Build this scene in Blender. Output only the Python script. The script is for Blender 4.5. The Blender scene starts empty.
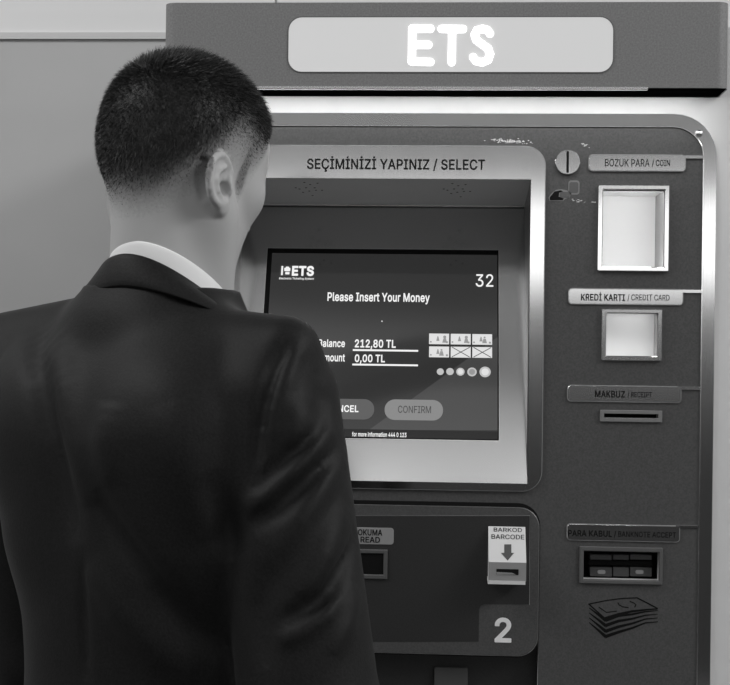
import bpy, bmesh, math, random
import numpy as np
from mathutils import Vector, Matrix
from mathutils.geometry import delaunay_2d_cdt

random.seed(7)
SC = bpy.context.scene
COL = SC.collection

# ---------------------------------------------------------------- camera
IMG_W, IMG_H = 730, 685
CAM_DIST = 2.0            # camera to the machine front (plane y = 0)
FPX = 1389.0              # focal length in pixels
YAW = math.radians(3.3)
ROLL = 0.0125
CAM_Z = 1.48
CAM = Vector((CAM_DIST * math.tan(YAW), -CAM_DIST, CAM_Z))
FWD = Vector((-math.sin(YAW), math.cos(YAW), 0))
_r0 = Vector((math.cos(YAW), math.sin(YAW), 0))
_u0 = Vector((0, 0, 1))
RGT = _r0 * math.cos(ROLL) + _u0 * math.sin(ROLL)
UPV = _u0 * math.cos(ROLL) - _r0 * math.sin(ROLL)

cam_data = bpy.data.cameras.new('camera')
cam_data.sensor_width = 36.0
cam_data.sensor_fit = 'HORIZONTAL'
cam_data.lens = FPX * 36.0 / IMG_W
cam_data.clip_start = 0.05
cam = bpy.data.objects.new('camera', cam_data)
COL.objects.link(cam)
_m = Matrix((RGT, UPV, -FWD)).transposed().to_4x4()
_m.translation = CAM
cam.matrix_world = _m
cam_data.dof.use_dof = False
SC.camera = cam

# ---------------------------------------------------------------- view
SC.view_settings.view_transform = 'Standard'
SC.view_settings.look = 'None'
SC.view_settings.gamma = 1.0
SC.view_settings.use_curve_mapping = False
SC.view_settings.exposure = 0.0

# ---------------------------------------------------------------- world: the dim hall around, by elevation
world = bpy.data.worlds.new('hall')
SC.world = world
world.use_nodes = True
wn = world.node_tree.nodes
wl = world.node_tree.links
wn.clear()
w_out = wn.new('ShaderNodeOutputWorld')
w_bg = wn.new('ShaderNodeBackground')
w_tc = wn.new('ShaderNodeTexCoord')
w_sx = wn.new('ShaderNodeSeparateXYZ')
w_as = wn.new('ShaderNodeMath'); w_as.operation = 'ARCSINE'
w_mr = wn.new('ShaderNodeMapRange')
w_mr.inputs['From Min'].default_value = -math.pi / 2
w_mr.inputs['From Max'].default_value = math.pi / 2
w_cr = wn.new('ShaderNodeValToRGB')
WORLD_STOPS = [(-90, .03), (-12, .035), (-4, .045), (-1.5, .10), (0.3, .17), (2.2, .30), (2.7, 2.3), (5.6, 2.3),
               (6.3, .36), (9, .27), (16, .34), (30, .36), (33.5, 2.4), (35.2, 2.1), (36.6, 1.1), (38.2, .50), (40.5, .32), (41.8, .62),
               (43, .60), (44.2, .16), (60, .20), (90, .3)]
els = w_cr.color_ramp.elements
for i, (deg, v) in enumerate(WORLD_STOPS):
    pos = (deg + 90) / 180.0
    e = els[i] if i < 2 else els.new(pos)
    e.position = pos
    e.color = (v, v, v, 1)
wl.new(w_tc.outputs['Generated'], w_sx.inputs[0])
wl.new(w_sx.outputs['Z'], w_as.inputs[0])
wl.new(w_as.outputs[0], w_mr.inputs['Value'])
wl.new(w_mr.outputs[0], w_cr.inputs['Fac'])
wl.new(w_cr.outputs['Color'], w_bg.inputs['Color'])
w_bg.inputs['Strength'].default_value = 1.0
wl.new(w_bg.outputs[0], w_out.inputs['Surface'])


def area_light(name, loc, target, sx, sy, power):
    d = bpy.data.lights.new(name, 'AREA')
    d.shape = 'RECTANGLE'
    d.size, d.size_y = sx, sy
    d.energy = power
    o = bpy.data.objects.new(name, d)
    COL.objects.link(o)
    o.location = loc
    o.rotation_euler = (Vector(target) - Vector(loc)).to_track_quat('-Z', 'Y').to_euler()
    return o


# hall ceiling lamps to the right of and behind the photographer
area_light('hall_ceiling_lamp', (3.2, -1.6, 3.6), (0.0, -0.5, 1.4), 1.8, 0.5, 70)
area_light('hall_ceiling_lamp', (-2.2, -1.2, 3.6), (-0.9, 0.5, 1.4), 1.6, 0.5, 40)

# ---------------------------------------------------------------- helpers
def ray(px, py):
    return (FWD + RGT * ((px - IMG_W / 2) / FPX) + UPV * ((IMG_H / 2 - py) / FPX))


class Surf:
    """A plane in the place: origin, two axes and a normal that faces the viewer."""
    def __init__(s, O, U, V, shift=0.0):
        s.O = Vector(O); s.U = Vector(U).normalized(); s.V = Vector(V).normalized()
        s.N = s.U.cross(s.V)
        if s.N.dot(FWD) > 0:
            s.N = -s.N

    def at(s, u, v, h=0.0):
        return s.O + s.U * u + s.V * v + s.N * h

    def px(s, x, y, h=0.0):
        d = ray(x, y)
        o = s.O + s.N * h
        t = (o - CAM).dot(s.N) / d.dot(s.N)
        p = CAM + d * t - o
        return p.dot(s.U), p.dot(s.V)

    def rect(s, x0, y0, x1, y1, h=0.0):
        a = s.px(x0, y0, h); b = s.px(x1, y0, h); c = s.px(x1, y1, h); d = s.px(x0, y1, h)
        return ((a[0] + d[0]) / 2, (d[1] + c[1]) / 2, (b[0] + c[0]) / 2, (a[1] + b[1]) / 2)  # u0 v0 u1 v1


def obj(name, bm, mat, parent=None, smooth=False, kind=None, label=None, angle=None):
    me = bpy.data.meshes.new(name)
    bmesh.ops.recalc_face_normals(bm, faces=bm.faces)
    bm.to_mesh(me); bm.free()
    return link_mesh(name, me, mat, parent, smooth, kind, label)


def root_of(o):
    while o.parent:
        o = o.parent
    return o


def link_mesh(name, me, mat, parent=None, smooth=False, kind=None, label=None):
    o = bpy.data.objects.new(name, me)
    if mat is not None:
        me.materials.append(mat)
    COL.objects.link(o)
    if len(me.vertices):
        off = Vector((0, 0, 0))
        if parent is None:
            pass
        else:
            off = root_of(parent).location
        # the object's origin sits at the middle of its own mesh (mesh data arrives in world space)
        co = np.empty(len(me.vertices) * 3, dtype=np.float32)
        me.vertices.foreach_get('co', co)
        co = co.reshape(-1, 3)
        mid = (co.min(0) + co.max(0)) / 2
        co -= mid
        me.vertices.foreach_set('co', co.ravel())
        w = Vector([float(c) for c in mid])
        if parent is None:
            o.location = w
        else:
            pw = Vector((0, 0, 0)); q = parent
            while q:
                pw += q.location; q = q.parent
            o.parent = parent
            o.location = w - pw
    if smooth:
        me.polygons.foreach_set('use_smooth', [True] * len(me.polygons))
    if kind:
        o['kind'] = kind
    if label:
        o['label'] = label
    me.update()
    return o


def thing(name, label, cat, loc):
    o = bpy.data.objects.new(name, None)
    o.empty_display_size = 0.1
    COL.objects.link(o)
    o.location = loc
    o['label'] = label
    o['category'] = cat
    return o


def rrect(u0, v0, u1, v1, r=0.0, n=8):
    """rounded rectangle outline, counter-clockwise; r may be 4 radii (bl, br, tr, tl)"""
    rs = r if isinstance(r, (tuple, list)) else (r, r, r, r)
    pts = []
    for (cu, cv, a0, q) in ((u0, v0, 180, rs[0]), (u1, v0, 270, rs[1]), (u1, v1, 0, rs[2]), (u0, v1, 90, rs[3])):
        q = max(q, 1e-5)
        ccu = cu + (q if cu == u0 else -q)
        ccv = cv + (q if cv == v0 else -q)
        for i in range(n + 1):
            a = math.radians(a0 + 90.0 * i / n)
            pts.append((ccu + q * math.cos(a), ccv + q * math.sin(a)))
    return pts


def slab(bm, S, pts, h0, h1, bev=0.0):
    """prism on a surface from height h0 to h1 (towards the viewer), optional chamfered front edge"""
    n = len(pts)
    def loop(ps, h):
        return [bm.verts.new(S.at(u, v, h)) for u, v in ps]
    if bev > 0:
        cu = sum(p[0] for p in pts) / n; cv = sum(p[1] for p in pts) / n
        ins = []
        for i in range(n):
            a = Vector(pts[i - 1]); b = Vector(pts[i]); c = Vector(pts[(i + 1) % n])
            d1 = (b - a); d2 = (c - b)
            if d1.length < 1e-7: d1 = d2
            if d2.length < 1e-7: d2 = d1
            t = (d1.normalized() + d2.normalized())
            if t.length < 1e-6: t = d1
            t.normalize()
            nn = Vector((-t.y, t.x))
            ins.append(tuple(b + nn * bev))
        loops = [loop(pts, h0), loop(pts, h1 - bev), loop(ins, h1)]
    else:
        loops = [loop(pts, h0), loop(pts, h1)]
    for a, b in zip(loops, loops[1:]):
        for i in range(n):
            j = (i + 1) % n
            bm.faces.new((a[i], a[j], b[j], b[i]))
    bm.faces.new(loops[-1])
    bm.faces.new(list(reversed(loops[0])))


def ring(bm, S, outer, inner, h0, h1, bev=0.0):
    """a frame: outer and inner outlines with the same number of points"""
    n = len(outer)
    def inset(ps, d):
        out = []
        for i in range(n):
            a = Vector(ps[i - 1]); b = Vector(ps[i]); c = Vector(ps[(i + 1) % n])
            d1 = b - a; d2 = c - b
            if d1.length < 1e-7: d1 = d2
            if d2.length < 1e-7: d2 = d1
            t = (d1.normalized() + d2.normalized()).normalized()
            out.append((b.x - t.y * d, b.y + t.x * d))
        return out
    prof = [(outer, h0), (outer, h1 - bev)]
    if bev > 0:
        prof += [(inset(outer, bev), h1), (inset(inner, -bev), h1), (inner, h1 - bev)]
    else:
        prof += [(inner, h1)]
    prof += [(inner, h0)]
    loops = [[bm.verts.new(S.at(u, v, h)) for u, v in ps] for ps, h in prof]
    for k in range(len(loops)):
        a = loops[k]; b = loops[(k + 1) % len(loops)]
        for i in range(n):
            j = (i + 1) % n
            bm.faces.new((a[i], a[j], b[j], b[i]))


def holed_plane(bm, S, rect, holes, h0, h1):
    """a flat panel with rectangular holes, as a solid of thickness h1-h0"""
    us = sorted({rect[0], rect[2]} | {min(max(x, rect[0]), rect[2]) for q in holes for x in (q[0], q[2])})
    vs = sorted({rect[1], rect[3]} | {min(max(x, rect[1]), rect[3]) for q in holes for x in (q[1], q[3])})
    def solid(i, j):
        if i < 0 or j < 0 or i >= len(us) - 1 or j >= len(vs) - 1:
            return False
        cu = (us[i] + us[i + 1]) / 2; cv = (vs[j] + vs[j + 1]) / 2
        return not any(q[0] < cu < q[2] and q[1] < cv < q[3] for q in holes)
    cache = {}
    def V(i, j, k):
        key = (i, j, k)
        if key not in cache:
            cache[key] = bm.verts.new(S.at(us[i], vs[j], (h0, h1)[k]))
        return cache[key]
    for i in range(len(us) - 1):
        for j in range(len(vs) - 1):
            if not solid(i, j):
                continue
            bm.faces.new((V(i, j, 1), V(i + 1, j, 1), V(i + 1, j + 1, 1), V(i, j + 1, 1)))
            bm.faces.new((V(i, j, 0), V(i, j + 1, 0), V(i + 1, j + 1, 0), V(i + 1, j, 0)))
            for (di, dj, a, b) in ((-1, 0, (i, j), (i, j + 1)), (1, 0, (i + 1, j), (i + 1, j + 1)),
                                   (0, -1, (i, j), (i + 1, j)), (0, 1, (i, j + 1), (i + 1, j + 1))):
                if not solid(i + di, j + dj):
                    bm.faces.new((V(*a, 0), V(*b, 0), V(*b, 1), V(*a, 1)))


def open_box(bm, S, rect, depth, h=0.0):
    """the five inner faces of a pocket going into the surface"""
    u0, v0, u1, v1 = rect
    f = [bm.verts.new(S.at(u, v, h)) for u, v in ((u0, v0), (u1, v0), (u1, v1), (u0, v1))]
    b = [bm.verts.new(S.at(u, v, h - depth)) for u, v in ((u0, v0), (u1, v0), (u1, v1), (u0, v1))]
    bm.faces.new(b)
    for i in range(4):
        j = (i + 1) % 4
        bm.faces.new((f[i], f[j], b[j], b[i]))


def stroke(bm, S, pts, w, h0, h1, taper=0.0, ew=None):
    """a flat inked line along points (u, v), as a thin raised strip"""
    n = len(pts)
    L = []; R = []
    for i in range(n):
        a = Vector(pts[max(i - 1, 0)]); c = Vector(pts[min(i + 1, n - 1)])
        t = (c - a)
        t = t.normalized() if t.length > 1e-9 else Vector((1, 0))
        f = i / max(n - 1, 1)
        ww = w * (1 - taper * abs(2 * f - 1) ** 2) if ew is None else w + (ew - w) * f
        nn = Vector((-t.y, t.x)) * ww / 2
        b = Vector(pts[i])
        L.append(tuple(b + nn)); R.append(tuple(b - nn))
    fl = [bm.verts.new(S.at(*p, h1)) for p in L]; fr = [bm.verts.new(S.at(*p, h1)) for p in R]
    bl = [bm.verts.new(S.at(*p, h0)) for p in L]; br = [bm.verts.new(S.at(*p, h0)) for p in R]
    for i in range(n - 1):
        bm.faces.new((fr[i], fr[i + 1], fl[i + 1], fl[i]))
        bm.faces.new((fl[i], fl[i + 1], bl[i + 1], bl[i]))
        bm.faces.new((br[i], br[i + 1], fr[i + 1], fr[i]))
    bm.faces.new((fl[0], bl[0], br[0], fr[0]))
    bm.faces.new((fr[-1], br[-1], bl[-1], fl[-1]))


# outlines of the sans-serif letters used on the machine: character -> [advance, closed bezier outlines]
GLYPHS = {",":[188,[[53,-119,38,-119,48,-56,58,8,68,71,91,71,114,71,137,71,119,8,102,-56,84,-119,69,-119]]],"/":[249,[[216,533,235,533,180,330,126,127,71,-76,52,-76,33,-76,14,-76,69,127,124,330,178,533,197,533]]],"0":[453,[[264,-7,227,-7,189,-7,157,3,130,24,103,45,83,74,69,113,55,152,48,199,48,254,48,309,55,356,69,395,83,434,104,464,130,484,157,505,189,516,227,516,264,516,296,505,323,484,350,464,370,434,384,395,398,356,405,309,405,254,405,199,398,152,384,113,370,74,350,45,323,24,297,3],[202,50,227,50,252,50,273,58,290,74,308,90,321,113,330,144,339,174,344,211,344,254,344,297,339,334,330,365,321,395,308,419,290,435,273,451,252,460,227,460,202,460,180,451,163,435,146,419,132,395,123,365,114,334,109,297,109,254,109,211,114,174,123,144,132,113,146,90,163,74,180,58]]],"1":[453,[[181,0,76,0,76,18,76,36,76,55,181,55,286,55,391,55,391,36,391,18,391,0,286,0],[250,509,276,509,276,339,276,170,276,0,255,0,234,0,212,0,212,149,212,299,212,448,211,448,210,448,209,448,168,418,127,388,86,358,86,381,86,404,86,427,123,454,161,481,198,509,224,509]]],"2":[453,[[172,0,64,0,64,16,64,32,64,47,121,108,177,168,234,229,254,249,270,267,282,282,295,298,304,313,311,327,317,341,320,356,320,371,320,390,316,405,308,419,299,432,288,442,273,449,259,456,242,460,224,460,204,460,187,456,172,447,158,439,147,428,139,413,131,399,127,382,127,362,107,362,86,362,66,362,66,392,72,419,86,442,100,465,119,483,143,496,167,509,194,516,225,516,255,516,282,509,306,497,329,484,348,467,361,445,374,424,381,399,381,372,381,354,378,335,371,318,364,300,353,280,336,259,319,237,296,211,267,180,229,140,191,100,153,60,153,59,153,58,153,57,231,57,310,57,389,57,389,38,389,19,389,0,281,0]]],"3":[453,[[252,-7,218,-7,187,-7,158,-1,133,10,107,21,86,37,70,57,54,78,46,103,44,132,66,132,87,132,109,132,111,114,117,99,126,87,136,75,149,65,165,59,181,53,199,50,219,50,239,50,258,53,275,61,292,68,305,79,315,93,324,107,329,124,329,145,329,163,325,181,316,196,307,212,293,224,275,234,256,243,231,248,201,248,186,248,172,248,157,248,157,265,157,282,157,299,200,349,244,399,288,448,288,450,288,451,288,452,215,452,142,452,70,452,70,471,70,490,70,509,171,509,272,509,372,509,372,493,372,477,372,461,319,400,265,339,211,278,211,282,211,285,211,289,249,293,281,288,308,276,335,263,356,246,371,222,386,199,393,173,393,145,393,115,385,89,370,66,355,43,335,25,309,12,282,0]]],"4":[453,[[164,105,40,105,40,123,40,141,40,158,109,275,178,392,247,509,268,509,289,509,311,509,243,394,176,280,109,166,109,165,109,164,109,163,210,163,312,163,413,163,413,144,413,125,413,105,289,105],[302,0,282,0,282,40,282,81,282,121,282,130,282,138,282,146,282,203,282,260,282,318,302,318,322,318,343,318,343,212,343,106,343,0,322,0]]]
,"8":[453,[[260,-7,226,-7,192,-7,162,-1,136,11,109,24,89,40,74,62,59,83,52,108,52,135,52,157,56,177,65,195,74,213,86,229,101,241,116,253,133,261,153,265,153,265,153,266,153,267,128,273,108,287,93,308,78,329,70,353,70,380,70,406,77,429,90,450,104,470,122,486,146,498,169,510,196,516,226,516,256,516,283,510,306,498,329,486,348,470,361,450,375,429,382,406,382,380,382,353,374,329,359,308,344,287,325,273,300,267,300,266,300,265,300,265,319,261,336,253,351,241,366,229,378,213,387,195,396,177,401,157,401,135,401,108,393,83,378,62,364,40,343,24,317,11,291,-1],[204,49,226,49,249,49,268,53,285,60,301,68,314,78,323,91,332,105,337,121,337,139,337,158,332,174,322,189,313,203,300,214,283,223,266,231,247,235,226,235,205,235,186,231,169,223,152,214,139,203,130,189,120,174,115,158,115,139,115,121,120,105,129,91,138,78,151,68,167,60,184,53],[208,290,226,290,244,290,260,293,274,300,288,307,299,318,307,330,315,343,319,358,319,376,319,393,315,407,308,420,300,433,289,443,275,449,261,456,245,460,226,460,208,460,191,456,177,449,163,443,152,433,145,420,137,407,133,393,133,376,133,358,137,343,145,330,152,318,163,307,178,300,192,293]]],"A":[480,[[39,0,16,0,78,170,140,339,201,509,226,509,251,509,276,509,338,339,401,170,463,0,440,0,418,0,395,0,359,101,323,202,287,302,281,321,273,344,264,372,255,400,245,435,232,478,236,478,241,478,245,478,233,435,222,399,213,371,204,343,196,320,191,302,155,202,120,101,85,0,62,0],[197,142,110,142,110,161,110,180,110,199,197,199,283,199,370,199,370,180,370,161,370,142,283,142]]],"B":[456,[[122,0,60,0,60,170,60,339,60,509,120,509,181,509,241,509,276,509,306,503,329,491,352,479,369,462,381,442,392,422,398,399,398,374,398,352,394,334,387,320,379,306,369,294,356,286,344,277,330,271,315,267,315,265,315,264,315,262,331,261,347,255,363,245,379,235,392,221,402,203,413,185,418,163,418,136,418,111,412,87,400,67,388,46,370,30,344,18,319,6,287,0,247,0,184,0],[125,115,125,57,165,57,205,57,245,57,284,57,313,65,330,80,347,95,355,114,355,137,355,154,351,170,342,184,334,198,321,209,306,218,290,227,271,231,248,231,207,231,166,231,125,231,125,173],[125,341,125,285,162,285,200,285,238,285,257,285,273,289,288,296,303,303,315,313,323,326,332,339,336,355,336,372,336,395,328,414,313,429,297,444,273,452,240,452,202,452,163,452,125,452,125,396]]],"C":[510,[[293,-7,267,-7,223,-7,184,4,150,25,116,46,89,76,70,115,50,154,40,201,40,254,40,308,50,354,70,393,89,432,116,462,150,484,184,505,223,516,267,516,293,516,317,512,340,504,363,497,384,486,402,471,420,457,436,439,448,418,460,398,468,374,473,348,451,348,430,348,408,348,404,366,398,381,389,395,381,408,370,419,357,428,345,438,331,444,315,449,300,454,284,456,267,456,236,456,208,448,184,432,159,417,139,394,125,364,111,334,103,297,103,254,103,211,111,175,125,145,140,115,159,92,184,76,209,61,236,53,267,53,284,53,300,55,315,60,331,65,345,71,357,81,370,90,381,101,389,114,398,128,404,143,408,160,430,160,451,160,473,160,469,135,460,111,448,91,436,70,421,52,402,38,384,23,363,12,341,5,318,-3]]]
,"D":[502,[[271,0,219,0,178,0,137,0,96,0,96,19,96,38,96,57,136,57,175,57,215,57,256,57,291,65,318,81,345,97,366,119,379,149,392,179,399,214,399,255,399,296,392,331,379,361,366,390,346,412,320,428,293,444,260,452,221,452,178,452,136,452,93,452,93,471,93,490,93,509,137,509,181,509,225,509,275,509,317,499,353,478,388,458,415,429,433,391,452,353,462,308,462,255,462,202,452,157,433,119,414,81,387,51,351,31,314,10],[103,509,125,509,125,339,125,170,125,0,103,0,82,0,60,0,60,170,60,339,60,509,82,509]]],"E":[419,[[165,0,60,0,60,170,60,339,60,509,164,509,268,509,372,509,372,490,372,471,372,452,290,452,207,452,125,452,125,396,125,341,125,286,202,286,278,286,355,286,355,267,355,248,355,229,278,229,202,229,125,229,125,172,125,114,125,57,208,57,292,57,375,57,375,38,375,19,375,0,270,0]]],"F":[410,[[82,0,60,0,60,170,60,339,60,509,163,509,266,509,369,509,369,490,369,471,369,452,288,452,206,452,125,452,125,394,125,336,125,278,198,278,272,278,346,278,346,259,346,240,346,221,272,221,198,221,125,221,125,147,125,74,125,0,103,0]]],"I":[300,[[111,0,31,0,31,19,31,38,31,57,60,57,89,57,118,57,118,189,118,320,118,452,89,452,60,452,31,452,31,471,31,490,31,509,111,509,190,509,269,509,269,490,269,471,269,452,240,452,212,452,183,452,183,320,183,189,183,57,212,57,240,57,269,57,269,38,269,19,269,0,190,0]]],"K":[467,[[146,189,104,145,104,169,104,193,104,216,116,232,128,247,139,261,151,275,162,290,174,303,187,317,199,331,212,344,262,399,313,454,364,509,392,509,420,509,448,509,376,431,304,353,231,276,230,276,229,276,228,276,187,233],[82,0,60,0,60,170,60,339,60,509,82,509,103,509,125,509,125,451,125,392,125,334,124,298,124,261,124,225,124,214,124,204,125,193,125,129,125,64,125,0,103,0],[398,0,372,0,311,86,249,173,188,259,201,276,215,293,228,309,302,206,375,103,449,0,423,0]]],"L":[393,[[160,0,60,0,60,170,60,339,60,509,82,509,103,509,125,509,125,358,125,208,125,57,203,57,282,57,361,57,361,38,361,19,361,0,261,0]]],"M":[628,[[81,0,60,0,60,170,60,339,60,509,91,509,121,509,152,509,193,402,235,294,277,187,280,180,284,170,287,159,291,148,295,136,299,123,303,110,307,97,311,84,315,71,319,59,322,49,317,49,312,49,307,49,310,59,314,70,318,83,322,95,326,108,330,121,334,134,338,147,342,158,346,170,349,179,352,187,394,294,435,402,476,509,507,509,537,509,568,509,568,339,568,170,568,0,547,0,525,0,504,0,504,97,504,194,504,291,504,302,504,314,504,327,505,340,505,354,505,369,505,383,506,398,506,413,506,428,507,443,507,457,509,457,511,457,513,457,508,441,503,426,498,409,492,393,487,378,482,363,477,348,472,334,467,322,463,309,459,299,456,291,418,194,380,97,342,0,323,0,305,0,286,0,248,97,209,194,170,291,167,299,163,309,159,321,155,333,150,346,145,361,140,376,135,391,129,408,124,424,118,441,112,457,114,457,117,457,119,457,119,444,120,431,120,416,120,401,121,387,121,372,121,357,121,342,122,328,122,315,122,302,122,291,122,194,122,97,122,0,101,0]]]
,"N":[523,[[82,0,60,0,60,170,60,339,60,509,85,509,111,509,136,509,205,400,274,291,343,183,349,174,355,164,363,151,370,138,379,123,388,107,396,90,405,73,414,55,411,55,408,54,405,54,403,72,401,90,401,108,400,126,399,142,399,157,399,172,399,185,399,195,399,300,399,404,399,509,420,509,442,509,463,509,463,339,463,170,463,0,438,0,412,0,387,0,325,97,264,193,202,290,194,303,186,316,177,331,169,345,159,362,148,381,137,400,123,424,108,452,111,453,115,453,119,454,120,428,121,405,122,384,123,362,124,344,124,328,125,312,125,300,125,291,125,194,125,97,125,0,103,0]]],"O":[533,[[311,-7,267,-7,223,-7,184,4,150,25,116,46,90,76,70,115,50,154,40,201,40,254,40,308,50,354,70,393,90,432,116,462,150,484,184,505,223,516,267,516,311,516,350,505,384,484,418,462,444,432,464,393,483,354,493,308,493,254,493,201,483,154,464,115,444,76,418,46,384,25,350,4],[236,53,267,53,297,53,325,61,349,76,374,91,394,114,408,144,423,174,430,211,430,254,430,298,423,335,408,365,394,395,374,417,349,433,325,448,297,456,267,456,236,456,209,448,184,433,159,417,140,394,125,364,111,334,103,297,103,254,103,211,111,174,125,144,140,114,159,92,184,76,209,61]]],"P":[445,[[82,0,60,0,60,170,60,339,60,509,118,509,177,509,235,509,274,509,307,502,332,487,358,473,377,454,390,430,402,405,409,378,409,348,409,317,402,290,390,265,377,241,358,222,332,207,307,193,274,186,235,186,193,186,151,186,109,186,109,205,109,224,109,242,150,242,191,242,233,242,259,242,281,247,297,256,313,265,325,278,333,294,341,310,344,328,344,348,344,368,341,386,333,402,325,417,313,430,297,439,280,448,259,452,232,452,196,452,160,452,125,452,125,301,125,151,125,0,103,0]]],"R":[449,[[82,0,60,0,60,170,60,339,60,509,119,509,177,509,236,509,275,509,307,502,333,489,359,475,378,457,390,433,403,410,409,382,409,352,409,321,403,295,390,271,378,248,359,230,333,217,307,204,275,198,236,198,189,198,143,198,96,198,96,217,96,236,96,255,142,255,188,255,234,255,260,255,281,259,298,267,314,275,326,286,334,300,341,315,345,332,345,352,345,372,341,390,334,405,326,420,314,431,298,440,281,448,259,452,233,452,197,452,161,452,125,452,125,301,125,151,125,0,103,0],[378,0,353,0,312,76,271,153,230,229,254,229,279,229,303,229,344,153,386,76,428,0,403,0]]]
,"S":[447,[[263,-9,224,-9,187,-9,155,-3,128,9,100,21,79,38,64,60,49,82,40,107,38,137,60,137,82,137,104,137,106,117,112,101,123,88,134,75,149,65,166,59,184,52,203,49,224,49,247,49,268,53,286,60,304,68,319,78,329,92,340,105,346,121,346,139,346,155,341,169,332,179,323,189,311,198,296,205,281,211,264,217,245,222,224,228,204,234,184,239,142,251,109,268,86,289,63,311,52,339,52,372,52,401,60,426,75,448,90,469,111,486,138,498,164,510,194,516,227,516,261,516,290,510,316,498,342,486,362,469,377,449,392,428,400,404,401,378,380,378,358,378,337,378,335,403,323,423,302,437,281,451,256,459,225,459,203,459,184,455,167,448,151,441,138,431,129,418,120,406,115,391,115,376,115,358,120,344,131,334,142,323,154,314,169,308,184,302,199,297,212,293,230,289,247,284,264,279,279,275,295,270,312,264,328,257,344,248,359,238,373,227,385,214,395,198,404,181,408,162,408,139,408,111,401,86,386,64,372,41,351,24,323,11,296,-2]]],"T":[449,[[85,452,32,452,32,471,32,490,32,509,160,509,288,509,417,509,417,490,417,471,417,452,363,452,310,452,257,452,257,301,257,151,257,0,235,0,214,0,193,0,193,151,193,301,193,452,139,452]]],"U":[517,[[299,-8,259,-8,219,-8,184,0,154,15,124,31,101,53,85,80,68,107,60,138,60,173,60,285,60,397,60,509,81,509,103,509,124,509,124,399,124,288,124,178,124,154,130,132,141,113,152,94,167,79,187,68,207,57,231,52,259,52,287,52,311,57,331,68,351,79,366,94,377,113,387,132,393,154,393,178,393,288,393,399,393,509,414,509,436,509,457,509,457,397,457,285,457,173,457,138,449,107,433,80,416,53,393,31,363,15,334,0]]],"Y":[472,[[225,0,203,0,203,69,203,139,203,208,141,308,79,409,16,509,41,509,66,509,91,509,125,454,159,399,192,344,203,326,213,309,222,292,231,275,240,255,250,230,241,230,232,230,224,230,233,255,242,276,251,293,260,310,270,327,280,344,314,399,347,454,381,509,406,509,430,509,455,509,393,409,330,308,268,208,268,139,268,69,268,0,247,0]]],"Z":[438,[[161,0,42,0,42,15,42,31,42,46,119,159,196,272,273,385,284,400,295,415,306,431,318,446,329,461,341,476,343,469,346,461,348,454,327,453,306,453,285,452,264,452,244,452,223,452,162,452,101,452,40,452,40,471,40,490,40,509,159,509,278,509,397,509,397,493,397,477,397,462,321,351,245,240,169,129,158,113,146,97,134,81,122,65,110,49,97,33,95,40,93,47,90,54,111,55,132,56,152,57,173,57,193,57,214,57,276,57,338,57,399,57,399,38,399,19,399,0,280,0]]]
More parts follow.
